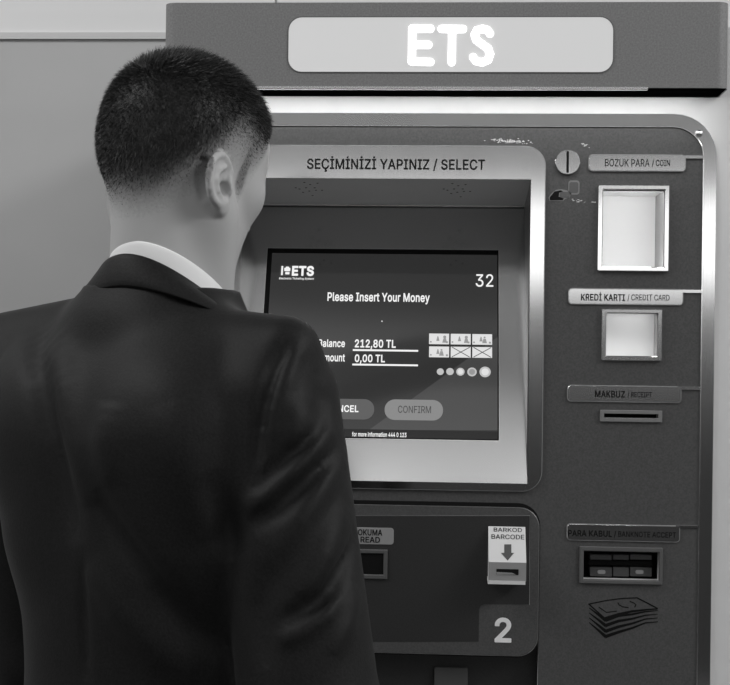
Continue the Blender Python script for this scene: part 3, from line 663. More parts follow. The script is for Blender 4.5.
HP = lambda x, y: H.px(x, y)
lw = 7.4 * px
bm = bmesh.new()
fat(bm, H, [HP(430.5, 29), HP(412.3, 29), HP(411.8, 61.8), HP(430.5, 62.3)], lw, .0006, .0030)
fat(bm, H, [HP(412, 45), HP(428.5, 45.2)], lw, .0006, .0031)
obj('letter', bm, M['sign_letter'], sign)
bm = bmesh.new()
fat(bm, H, [HP(441.5, 29.2), HP(463, 29.4)], lw, .0006, .0030)
fat(bm, H, [HP(452.2, 30), HP(451.6, 62.6)], lw, .0006, .0031)
obj('letter', bm, M['sign_letter'], sign)
bm = bmesh.new()
spts = [(490, 34), (487.5, 30.6), (482.5, 29.2), (477, 30.6), (474.6, 35), (476.2, 40.2), (482, 44.5), (488, 49), (490, 54.5), (488, 60.2), (482, 62.8), (476, 61.4), (473, 57.4)]
fat(bm, H, [HP(*p) for p in spts], lw, .0006, .0030)
obj('letter', bm, M['sign_letter'], sign)

# downlight under the header washing the top of the cabinet
dl = bpy.data.lights.new('header_downlight', 'AREA'); dl.shape = 'RECTANGLE'; dl.size = .78; dl.size_y = .012; dl.energy = 0.7
dlo = bpy.data.objects.new('header_downlight', dl); COL.objects.link(dlo)
dlo.parent = mach
dlo.location = Vector((F.px(430, 95)[0], -.052, hz0 - .003)) - mach.location
dlo.rotation_euler = (math.radians(20), 0, 0)

# --- steel surround plate of the screen
bm = bmesh.new()
po = F.rect(212, 146, 543.5, 488.5)
ring(bm, F, rrect(*po, 20 * px), rrect(*R_open, .0006), -.0015, .003, .0005)
plate = obj('screen_surround', bm, M['steel'], mach)
bm = bmesh.new()
e = .0007
ring(bm, F, rrect(po[0] - e, po[1] - e, po[2] + e, po[3] + e, 20 * px + e), rrect(po[0] + e, po[1] + e, po[2] - e, po[3] - e, 20 * px - e), -.0015, .0026, .0005)
obj('surround_edge', bm, M['edge'], plate)
F3 = lambda x0, y0, x1, y1: F.rect(x0, y0, x1, y1, .003)
lettering('lettering', F, F3(307, 156.3, 485, 172.3), 'SEÇİMİNİZİ YAPINIZ / SELECT', M['ink'], plate, .03, .003, .0034)

# --- the recess: visor, side cheeks, tilted screen panel
DEP = .158
u0, vb, u1, vt = R_open
d = ray(380, 205.5); tt = (DEP - CAM.y) / d.y
v_deep = (CAM + d * tt).z                       # height of the deep upper edge
A = Vector((u0, 0, vb)); TB = Vector((u0, -.0035, vb + .0003)); TT = Vector((u0, DEP, v_deep))
T = Surf(((u0 + u1) / 2, -.0035, vb + .0003), X, (TT - TB))
TL = (TT - TB).length; TW = (u1 - u0) / 2
bm = bmesh.new()
v = [bm.verts.new(p) for p in ((u0, -.002, vt), (u1, -.002, vt), (u1, DEP, v_deep), (u0, DEP, v_deep))]
w = [bm.verts.new(p) for p in ((u0, .004, vt + .004), (u1, .004, vt + .004), (u1, DEP, v_deep + .006), (u0, DEP, v_deep + .006))]
bm.faces.new(v); bm.faces.new(list(reversed(w)))
for i in range(4):
    j = (i + 1) % 4
    bm.faces.new((v[i], w[i], w[j], v[j]))
visor = obj('visor', bm, plain('visor_paint', .75, .5), mach)
VS = Surf((0, -.002, vt), X, Vector((0, DEP + .002, v_deep - vt)))
for side in (0, 1):
    bm = bmesh.new()
    xx = (u0, u1)[side]; xo = xx + (-.003, .003)[side]
    tri = [(-.002, vb), (-.002, vt), (DEP + .002, v_deep + .002), (DEP + .002, v_deep - .004), (.004, vb)]
    a = [bm.verts.new((xx, y, z)) for y, z in tri]; c = [bm.verts.new((xo, y, z)) for y, z in tri]
    bm.faces.new(a); bm.faces.new(list(reversed(c)))
    for i in range(5):
        j = (i + 1) % 5
        bm.faces.new((a[i], c[i], c[j], a[j]))
    obj('recess_cheek', bm, M['steel_dark'], mach)  # darker steel: the dark reflection on these walls is put into the colour
# speaker holes in the visor
for ox, oy in ((0, 0), (148, 1.2)):
    bm = bmesh.new()
    for hx, hy in ((87, 262), (108, 249), (112, 262), (105, 273), (120, 270), (133, 262), (128, 281), (140, 251), (136, 268), (151, 268), (96, 265), (122, 254)):
        c = VS.px(260 + hx / 2.433 + ox, 80 + hy / 2.433 + oy)
        slab(bm, VS, disc_pts(c, .0016, 10), -.001, .0003)
    obj('speaker_grille', bm, M['black'], visor)
bm = bmesh.new()
vl = [bm.verts.new(p) for p in ((u0, DEP - .004, v_deep + .0005), (u1, DEP - .004, v_deep + .0005), (u1, DEP - .004, v_deep - .0012), (u0, DEP - .004, v_deep - .0012),
                                (u0, DEP, v_deep + .0005), (u1, DEP, v_deep + .0005), (u1, DEP, v_deep - .0012), (u0, DEP, v_deep - .0012))]
for f in ((0, 1, 2, 3), (7, 6, 5, 4), (0, 4, 5, 1), (1, 5, 6, 2), (2, 6, 7, 3), (3, 7, 4, 0)):
    bm.faces.new([vl[i] for i in f])
obj('visor_lip', bm, M['steel_dark'], visor)

R_scr = T.rect(261.5, 249, 499, 439)
bm = bmesh.new()
holed_plane(bm, T, (-TW, 0, TW, TL), [R_scr], -.003, 0)
tilt = obj('screen_panel', bm, M['steel_satin'], mach)
bm = bmesh.new()
a = R_scr
ring(bm, T, rrect(a[0] - .0006, a[1] - .0006, a[2] + .0006, a[3] + .0006, .0006, 2), rrect(a[0] + .0004, a[1] + .0004, a[2] - .0004, a[3] - .0004, .0004, 2), -.009, .0005)
obj('cutout_edge', bm, M['steel_bright'], tilt)
SD = -.008
bm = bmesh.new()
slab(bm, T, rrect(a[0] - .004, a[1] - .004, a[2] + .004, a[3] + .004, .001, 2), SD - .012, SD - .001)
obj('screen_bezel', bm, M['black'], tilt)
q = T.rect(266.5, 254, 497.5, 437.5, SD)
bm = bmesh.new()
slab(bm, T, rrect(*q, .0005, 2), SD - .002, SD)
screen = obj('screen', bm, M['lcd'], mach)
SP = lambda x, y: T.px(x, y, SD)
SR = lambda x0, y0, x1, y1: T.rect(x0, y0, x1, y1, SD)
L1, L2, L3, L4 = SD + .0002, SD + .0004, SD + .0006, SD + .0008
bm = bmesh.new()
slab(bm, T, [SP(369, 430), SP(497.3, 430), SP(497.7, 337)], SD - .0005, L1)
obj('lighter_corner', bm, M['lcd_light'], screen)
bm = bmesh.new(); qq = SR(268, 429.6, 500, 439)
slab(bm, T, rrect(q[0], q[1], q[2], qq[3], .0003, 1), SD - .0005, L2)
bar = obj('footer_bar', bm, M['lcd_bar'], screen)
def stext(x0, y0, x1, y1, s, bold=.03, mat='lcd_white', name='lettering'):
    return lettering(name, T, SR(x0, y0, x1, y1), s, M[mat], screen, bold, SD - .0003, L4)
stext(352, 432.3, 406.5, 437, 'for more information 444 0 123', .03)
stext(327.5, 293, 429.7, 304, 'Please Insert Your Money', .03)
stext(475.7, 274.3, 493.3, 287, '32', .008)
stext(318.5, 339.6, 345, 347.3, 'Balance', .03)
stext(319, 353.8, 345, 361.6, 'Amount', .03)
stext(354.8, 339.7, 395.8, 349.5, '212,80 TL', .035)
stext(354.8, 354.6, 385, 364, '0,00 TL', .035)
bm = bmesh.new(); slab(bm, T, rrect(*SR(352.5, 352.5, 418, 364.5), .0003, 1), SD - .0005, L1)
obj('amount_field', bm, M['lcd_field'], screen)
bm = bmesh.new(); slab(bm, T, rrect(*SR(352.8, 349.7, 418.2, 351.3), .0003, 1), SD - .0005, L3)
obj('underline', bm, M['lcd_white'], screen)
bm = bmesh.new(); slab(bm, T, rrect(*SR(352.3, 364.2, 418, 365.8), .0003, 1), SD - .0005, L3)
obj('underline', bm, M['lcd_white'], screen)
# logo
bm = bmesh.new(); slab(bm, T, rrect(*SR(280, 265.6, 291, 275.8), .0003, 1), SD - .0005, L1)
obj('logo_tile', bm, M['lcd_light'], screen)
bm = bmesh.new()
slab(bm, T, rrect(*SR(281.3, 266.2, 283, 275.2), .0002, 1), SD - .0005, L3)
slab(bm, T, rrect(*SR(284.3, 267.8, 290.4, 271.3), .0016, 4), SD - .0005, L3)
slab(bm, T, rrect(*SR(285.8, 266.8, 289, 269.3), .0012, 4), SD - .0005, L3 + .0001)
slab(bm, T, rrect(*SR(285.3, 272.2, 289.5, 274.4), .0009, 4), SD - .0005, L3)
obj('logo_mark', bm, M['lcd_white'], screen)
stext(292, 266, 314, 276.2, 'ETS', .06)
stext(279.2, 277.6, 313.8, 280.2, 'Electronic Ticketing System', .025)
bm = bmesh.new(); slab(bm, T, disc_pts(SP(382, 321.3), .0009, 10), SD - .0005, L3)
obj('indicator_dot', bm, M['lcd_white'], screen)
# buttons
for (x0, y0, x1, y1, mk, txt, tr_, tm, bo) in ((317, 399, 374.2, 419.3, 'lcd_cancel', 'CANCEL', (327, 405.2, 358.6, 412.2), 'lcd_white', .035),
                                             (384.6, 399.8, 443, 420.3, 'lcd_confirm', 'CONFIRM', (398, 406, 431, 413.2), 'lcd_ink', .005)):
    bm = bmesh.new(); r4 = SR(x0, y0, x1, y1)
    slab(bm, T, rrect(*r4, (r4[3] - r4[1]) * .48, 10), SD - .0005, L3)
    obj('screen_button', bm, M[mk], screen)
    stext(*tr_, txt, bo, tm)
# banknote pictures
k = 0
for row, (y0, y1) in enumerate(((333.7, 344.2), (346.6, 357.3))):
    for (x0, x1) in ((429.1, 449.1), (450.7, 470.7), (472.3, 492.1)):
        dy = .25 * (x0 - 429) / 20
        bm = bmesh.new(); r4 = SR(x0, y0 + dy, x1, y1 + dy)
        slab(bm, T, rrect(*r4, .0003, 1), SD - .0005, L2)
        nt = obj('banknote_picture', bm, M['lcd_icon'], screen)
        uu = lambda f: r4[0] + (r4[2] - r4[0]) * f
        vv = lambda f: r4[1] + (r4[3] - r4[1]) * f
        bm = bmesh.new()
        if row == 0 or k == 3:
            # portrait, figures and ornament in grey
            px_ = .78 if k < 2 else .62
            slab(bm, T, disc_pts((uu(px_), vv(.68)), (r4[3] - r4[1]) * (.14 if k < 2 else .09), 10), L1, L3)
            slab(bm, T, [(uu(px_ - .12), vv(.14)), (uu(px_ + .12), vv(.14)), (uu(px_ + .06), vv(.56)), (uu(px_ - .06), vv(.56))], L1, L3)
            slab(bm, T, [(uu(.36), vv(.3)), (uu(.52), vv(.3)), (uu(.46), vv(.75)), (uu(.42), vv(.75))], L1, L3)
            slab(bm, T, rrect(uu(.05), vv(.14), uu(.13), vv(.28), .0002, 1), L1, L3)
            slab(bm, T, rrect(uu(.84), vv(.1), uu(.94), vv(.28), .0002, 1), L1, L3)
            obj('banknote_print', bm, M['lcd_grey'], screen)
        else:
            stroke(bm, T, [(uu(.06), vv(.04)), (uu(.95), vv(.96))], .0011, L1, L3)
            stroke(bm, T, [(uu(.06), vv(.96)), (uu(.95), vv(.04))], .0011, L1, L3 + .0001)
            obj('crossing_out', bm, M['lcd_ink'], screen)
        k += 1
for (cx, cy, cr) in ((440.3, 371.7, 3.8), (450, 371.6, 4.1), (460.4, 371.8, 4.5), (472, 372, 5.1), (485.1, 372, 6.1)):
    bm = bmesh.new()
    slab(bm, T, disc_pts(SP(cx, cy), cr * px * .95, 24), SD - .0005, L2)
    obj('coin_picture', bm, M['lcd_coin'], screen)
    bm = bmesh.new()
    slab(bm, T, disc_pts(SP(cx, cy), cr * px * .62, 24), SD - .0005, L3)
    obj('coin_face', bm, M['lcd_icon'] if cr in (4.5, 6.1) else M['lcd_grey'] if cr == 5.1 else M['lcd_coin'], screen)

# --- right-hand column: label tabs with their lines
def tab(x0, y0, x1, y1, lx1, ly0, ly1, segs):
    bm = bmesh.new()
    slab(bm, F, rrect(*F.rect(x0, y0, x1, y1), (3.5 * px, 3.5 * px, .0006, 3.5 * px)), -.0015, .0010, .0007)
    t = obj('label_tab', bm, M['steel'], mach)
    bm = bmesh.new()
    r4 = F.rect(x0, y0, x1, y1)
    ring(bm, F, rrect(r4[0] - .0006, r4[1] - .0006, r4[2] + .0006, r4[3] + .0006, 4 * px), rrect(r4[0] + .0004, r4[1] + .0004, r4[2] - .0004, r4[3] - .0004, 3.2 * px), -.0015, .0006, .0003)
    obj('tab_edge', bm, M['edge'], t)
    bm = bmesh.new()
    slab(bm, F, rrect(*F.rect(x1 - 4, ly0, lx1, ly1), .0003, 1), -.0015, .0008, .0003)
    obj('divider_line', bm, M['steel'], mach)
    for (a, b, c, d_, s, bo) in segs:
        lettering('lettering', F, F.rect(a, b, c, d_, .001), s, M['ink'], t, bo, .001, .0014)

tab(589, 155, 685.5, 171.2, 704, 155.3, 158.6, [(605, 159, 649.5, 166.6, 'BOZUK PARA', .01), (652, 159.6, 670, 167, '/ COIN', .02)])
tab(568.5, 289, 683, 304.6, 702, 289.6, 293, [(581, 292.2, 625, 300.8, 'KREDİ KARTI', .035), (627.5, 294.3, 669.5, 301.3, '/ CREDIT CARD', .01)])
tab(567.5, 386, 681, 402, 700.5, 386.6, 389.9, [(595, 390.7, 625, 397.6, 'MAKBUZ', .035), (627.5, 391.8, 652, 398, '/ RECEIPT', .02)])
tab(567, 525, 679.5, 541, 698, 525.3, 527.6, [(568, 530.3, 612, 536.6, 'PARA KABUL', .035), (614, 531.5, 676, 538, '/ BANKNOTE ACCEPT', .02)])

# --- coin slot
c = F.px(567.6, 162.2)
bm = bmesh.new(); slab(bm, F, disc_pts(c, 12.3 * px, 48), -.0015, .0022, .0008)
cs = obj('coin_slot', bm, M['steel'], mach)
bm = bmesh.new(); slab(bm, F, rrect(*F.rect(566.3, 151.5, 568.7, 173), .0008, 3), .0018, .0026)
obj('slit', bm, M['black'], cs)

# --- trays: coin return and card reader
def tray(name, rect, border, depth, slope, watts):
    u0, v0, u1, v1 = rect
    bm = bmesh.new()
    bx0, by0, bx1, by1 = border
    ring(bm, F, rrect(*F.rect(bx0, by0, bx1, by1), .0015, 3), rrect(u0, v0, u1, v1, .0006, 3), -.0015, .004, .0012)
    fr = obj(name, bm, M['steel'], mach)
    bm = bmesh.new()
    f = [bm.verts.new(F.at(u, v, 0)) for u, v in ((u0, v0), (u1, v0), (u1, v1), (u0, v1))]
    b = [bm.verts.new(F.at(u, v, -depth)) for u, v in ((u0, v0), (u1, v0), (u1, v1), (u0, v1))]
    bm.faces.new(b)
    for i in (0, 2, 3):
        j = (i + 1) % 4
        bm.faces.new((f[i], f[j], b[j], b[i]))
    obj('tray_lining', bm, M['tray'], fr)
    bm = bmesh.new()
    box(bm, u1 - .0006, .0012, v0, u1 + .001, depth, v1)
    obj('tray_side', bm, plain('tray_side_grey', .30, .5), fr)
    for sgn in (1, -1):
        li = bpy.data.lights.new('tray_lamp', 'AREA'); li.shape = 'RECTANGLE'; li.size = (u1 - u0) * .9; li.size_y = .008; li.energy = watts / 2
        lo = bpy.data.objects.new('tray_lamp', li); COL.objects.link(lo); lo.parent = fr
        zz = v1 - .003 if sgn > 0 else v0 + .003
        lo.location = Vector(((u0 + u1) / 2, .006, zz)) - mach.location - fr.location
        lo.rotation_euler = (Vector((0, depth, -(v1 - v0) * .75 * sgn))).to_track_quat('-Z', 'Y').to_euler()
    return fr

tray('coin_tray', R_coin, (598, 185, 669, 271.5), .085, .0, .055)
tray('card_reader', R_card, (601.5, 309, 662, 360.5), .03, .0, .012)

# --- receipt slot
bm = bmesh.new()
ring(bm, F, rrect(*F.rect(600, 410.3, 662, 422), .0006, 2), rrect(*R_slot, .0004, 2), -.0015, .002, .0006)
rs = obj('receipt_slot', bm, plain('slot_frame_grey', .17, .5), mach)
bm = bmesh.new(); open_box(bm, F, (R_slot[0] - .001, R_slot[1] - .001, R_slot[2] + .001, R_slot[3] + .001), .03, -.0016)
obj('slot_mouth', bm, M['black'], rs)

# --- banknote acceptor
bm = bmesh.new()
ring(bm, F, rrect(*F.rect(579.3, 547, 662.5, 584), .001, 2), rrect(*R_note, .0006, 2), -.0015, .003, .001)
na = obj('banknote_acceptor', bm, plain('acceptor_frame_grey', .085, .5), mach)
bm = bmesh.new(); open_box(bm, F, (R_note[0] - .001, R_note[1] - .001, R_note[2] + .001, R_note[3] + .001), .045, -.0016)
obj('mouth', bm, M['black'], na)
G = Surf((0, .012, 0), X, Z)
for i, (x0, x1) in enumerate(((590, 612), (613, 629), (630, 652))):
    for j, (y0, y1) in enumerate(((554.5, 560), (567.5, 576.5))):
        bm = bmesh.new(); slab(bm, G, rrect(*G.rect(x0, y0, x1, y1), .0012, 3), -.02, 0, .001)
        obj('guide_block', bm, plain('smoked_plastic', .05, .35), na)
bm = bmesh.new(); slab(bm, G, rrect(*G.rect(589, 561.3, 653, 566), .001, 2), -.025, -.006)
obj('note_slot', bm, M['black'], na)
for x in (601.5, 639.5):
    bm = bmesh.new(); slab(bm, G, rrect(*G.rect(x - 4, 570, x + 4, 574), .0025, 4), 0, .001)
    obj('lamp', bm, M['led'], na)

# --- printed pictograms
Q = lambda X_, Y_: F.px(560 + X_ / 5.27, 520 + Y_ / 5.27)
bm = bmesh.new()
hA, hB = -.0015, -.0011
stroke(bm, F, [Q(153, 444), Q(250, 424), Q(330, 414), Q(407, 411)], 1.1 * px, hA, hB)
stroke(bm, F, [Q(405, 410), Q(460, 438), Q(516, 468)], 1.3 * px, hA, hB + .00002)
stroke(bm, F, [Q(150, 442), Q(195, 482), Q(242, 524)], 1.3 * px, hA, hB + .00004)
stroke(bm, F, [Q(238, 521), Q(310, 498), Q(380, 482), Q(450, 474), Q(516, 469)], 3.2 * px, hA, hB + .00006, ew=1.2 * px)
stroke(bm, F, [Q(205, 460), Q(228, 476), Q(245, 488), Q(300, 481)], 1.0 * px, hA, hB)
stroke(bm, F, [Q(305, 436), Q(312, 448), Q(330, 458), Q(362, 463)], 1.0 * px, hA, hB + .00002)
stroke(bm, F, [Q(368, 430), Q(388, 437), Q(401, 447), Q(394, 461)], 1.0 * px, hA, hB + .00004)
for kk, (l, m_, r_) in enumerate(((464, 530, 478), (490, 558, 497), (516, 588, 517), (541, 616, 537))):
    stroke(bm, F, [Q(154, l), Q(200, (l + m_) / 2 + 1), Q(242, m_)], .8 * px, hA, hB + .00008 + kk * .00002, ew=3.4 * px)
    stroke(bm, F, [Q(238, m_), Q(310, m_ - 25), Q(380, (m_ + r_) / 2 - 6), Q(450, r_ + 6), Q(516, r_)], 3.4 * px, hA, hB + .0001 + kk * .00002, ew=.6 * px)
obj('banknote_pictogram', bm, M['ink'], mach)
C2 = lambda X_, Y_: F.px(540 + X_ / 8.5625, 140 + Y_ / 8.5625)
bm = bmesh.new()
slab(bm, F, [C2(*p) for p in ((82, 520), (72, 490), (100, 455), (140, 425), (185, 420), (250, 435), (268, 460), (255, 492), (215, 505), (200, 522))][::-1], hA, hA + .0003)
slab(bm, F, rrect(*F.rect(568.4, 180.3, 579.6, 194.5), 2.6 * px, 4), hA, hA + .0003)
pic = obj('coin_pictogram', bm, M['outline_print'], mach)
bm = bmesh.new()
slab(bm, F, [C2(*p) for p in ((86, 515), (84, 490), (125, 440), (180, 430), (198, 442), (165, 450), (160, 485), (205, 500), (195, 514))][::-1], hA, hA + .0006)
obj('hand_print', bm, M['ink'], pic)
bm = bmesh.new()
slab(bm, F, rrect(*F.rect(560, 191.8, 569.8, 197.5), 1.5 * px, 4), hA, hA + .0006)
slab(bm, F, rrect(*F.rect(569.4, 182, 578.4, 193), 2 * px, 4), hA, hA + .0006)
obj('coin_print', bm, plain('dark_grey_print', .08, .6), pic)

# --- scuffs in the paint
rnd = random.Random(3)
def scuff(cx, cy, lx, ly, n, slope=0.0):
    bm = bmesh.new()
    for i in range(n):
        x = rnd.gauss(0, .45) * lx; y = rnd.gauss(0, .4) * ly + slope * x
        c = F.px(cx + x, cy + y)
        w = rnd.uniform(.4, 1.6) * px; h = rnd.uniform(.2, .6) * px
        pts = [(c[0] + w * rnd.uniform(.6, 1) * math.cos(a), c[1] + h * rnd.uniform(.6, 1) * math.sin(a)) for a in [q * math.pi / 3 for q in range(6)]]
        slab(bm, F, pts, hA - .0002, hA + .0002 + i * .000002)
    obj('scuff_mark', bm, M['scuff'], panel)
scuff(511, 141.2, 19, 2.6, 95, .06)
scuff(585, 145, 4, 2.6, 16, .5)
scuff(578, 200.5, 6, 1.6, 14, .2)
scuff(594, 202, 3, 1, 5)

# --- lower module: reader and barcode scanner behind one plate
mo = F.rect(216, 500.5, 539.5, 654)
bm = bmesh.new(); slab(bm, F, rrect(*mo, 22 * px), -.0030, -.0008)  # black slab standing in for the shadow in the groove round the plate
obj('groove_shade', bm, M['black'], mach)
mi = F.rect(219, 505, 538.5, 652.5)
bm = bmesh.new()
holes_u = R_read
def ring_piece(o, i, ro, ri, h0, h1):
    b_ = bmesh.new(); ring(b_, F, rrect(*o, ro), rrect(*i, ri), h0, h1, .0007); return b_
bm = bmesh.new()
slab(bm, F, rrect(*mi, 20 * px), -.0009, .0006, .0006)
mod = obj('module_plate', bm, M['panel'], mach)
bm = bmesh.new()
ring(bm, F, rrect(mi[0] - .0005, mi[1] - .0005, mi[2] + .0005, mi[3] + .0005, 20 * px), rrect(mi[0] + .0005, mi[1] + .0005, mi[2] - .0005, mi[3] - .0005, 19.5 * px), -.0009, .0004, .0003)
obj('plate_edge', bm, M['steel_dark'], mod)
FP = lambda x, y: F.px(x, y, .0006)
pts = [FP(226, 642), FP(226, 516.5), FP(529.3, 516.5), FP(529, 604.3)]
pts += [FP(484, 604.3), FP(480.5, 605.8), FP(479, 609), FP(478.6, 641.5)]
bm = bmesh.new(); slab(bm, F, pts[::-1], .0004, .0010)
obj('reader_panel', bm, M['darkpanel'], mod)
bm = bmesh.new()
ep = [FP(226, 515.5), FP(529.8, 515.5), FP(529.5, 604.8)]
stroke(bm, F, ep, .6 * px, .0004, .0012)
obj('panel_edge', bm, M['steel_dark'], mod)
lettering('numeral', F, F.rect(494.5, 617.5, 511.5, 642.5, .001), '2', plain('pale_grey_print', .8, .6), mod, .035, .0006, .0014, label='pale grey numeral 2')
# "read" label and reader window
bm = bmesh.new(); slab(bm, F, rrect(*F.rect(330, 527.3, 393.8, 544), 3.2 * px), .0010, .0018, .0004)
rl = obj('reader_label', bm, M['label_grey'], mod)
lettering('lettering', F, F.rect(358, 529.3, 382.3, 535.6, .002), 'OKUMA', M['ink'], rl, .03, .0018, .0022)
lettering('lettering', F, F.rect(360.5, 536.8, 380, 542.6, .002), 'READ', M['ink'], rl, .03, .0018, .0022)
bm = bmesh.new()
ring(bm, F, rrect(*F.rect(339, 549, 387.5, 578.5), .0012, 3), rrect(*R_read, .0006, 3), .0010, .0040, .001)
rw = obj('reader_window', bm, plain('window_frame_grey', .075, .45), mod)
bm = bmesh.new(); slab(bm, F, rrect(R_read[0] - .0005, R_read[1] - .0005, R_read[2] + .0005, R_read[3] + .0005, .0004, 1), .0010, .0014)
obj('window_glass', bm, plain('dark_glass', .002, .6, spec=.2), rw)

# barcode scanner: wedge-shaped housing
BD = .036
Bf = Surf((0, -BD, 0), X, Z)
bx0, _, bx1, _ = Bf.rect(488.6, 562, 526.2, 580)
zt = F.px(507, 526.6, .001)[1]
zf1 = Bf.px(507, 562.3)[1]; zf0 = Bf.px(507, 581)[1]
bm = bmesh.new()
prof = [(-.001, zt), (-BD, zf1), (-BD, zf0), (-.001, zf0)]
a = [bm.verts.new((bx0, y, z)) for y, z in prof]; c_ = [bm.verts.new((bx1, y, z)) for y, z in prof]
bm.faces.new(a); bm.faces.new(list(reversed(c_)))
for i in range(4):
    j = (i + 1) % 4
    bm.faces.new((a[i], c_[i], c_[j], a[j]))
bs = obj('barcode_scanner', bm, M['barcode'], mach)
bm = bmesh.new(); slab(bm, Bf, rrect(bx0, zf0, bx1, zf1, .0004, 1), -.001, .0008)
bfp = obj('scanner_front', bm, M['barcode_front'], bs)
bm = bmesh.new(); slab(bm, Bf, rrect(*Bf.rect(496.3, 569, 518.5, 574.8), .0006, 2), 0, .0012)
sl = obj('scan_slot', bm, M['black'], bs)
bm = bmesh.new(); slab(bm, Bf, [Bf.px(496.5, 571.8), Bf.px(512, 572.6), Bf.px(516, 574.4), Bf.px(496.5, 574.6)][::-1], .001, .0015)
obj('slot_sill', bm, M['label_grey'], bs)
bm = bmesh.new(); box(bm, bx0 - .0008, -BD - .002, zf0 - .0045, bx1 - .001, -.001, zf0 + .0003)
obj('base_flange', bm, M['barcode'], bs)
K = Surf(((bx0 + bx1) / 2, -BD, zf1), X, Vector((0, BD - .001, zt - zf1)))
lettering('lettering', K, K.rect(493.7, 527.9, 522, 532), 'BARKOD', M['ink'], bs, .012, 0, .0005)
lettering('lettering', K, K.rect(491.5, 534.6, 524.2, 539.3), 'BARCODE', M['ink'], bs, .012, 0, .0005)
bm = bmesh.new()
ar = [(504.3, 544.5), (511.3, 544.5), (511.3, 553), (514, 553), (507.6, 560.6), (501, 553), (504.3, 553)]
slab(bm, K, [K.px(*p) for p in ar][::-1], 0, .0005)
obj('arrow_print', bm, plain('arrow_grey_print', .06, .6), bs)

# --- chute below
bm = bmesh.new(); open_box(bm, F, (R_chute[0] - .001, R_chute[1] - .001, R_chute[2] + .001, R_chute[3] + .001), .03, -.0016)
ch = obj('ticket_chute', bm, M['darkpanel'], mach)
bm = bmesh.new()
fl = F.rect(434, 671, 468, 700)
slab(bm, Surf((0, .026, 0), X, Z), rrect(*fl, .003, 3), 0, .003, .001)
obj('chute_flap', bm, plain('flap_grey', .06, .5), ch)
# ---------------------------------------------------------------- the man at the machine
BODY_YAW = math.radians(33)
_nk = CAM + ray(169, 252) * 1.39
_fw = Vector((math.sin(BODY_YAW), math.cos(BODY_YAW), 0))
man = thing('person', 'man in a dark suit with short dark hair, seen from behind at the ticket machine', 'person',
            (_nk.x + _fw.x * .01, _nk.y + _fw.y * .01, 0))
man.rotation_euler = (0, 0, -BODY_YAW)
MAN_M = Matrix.Translation(man.location) @ Matrix.Rotation(-BODY_YAW, 4, 'Z')
MAN_I = MAN_M.inverted()


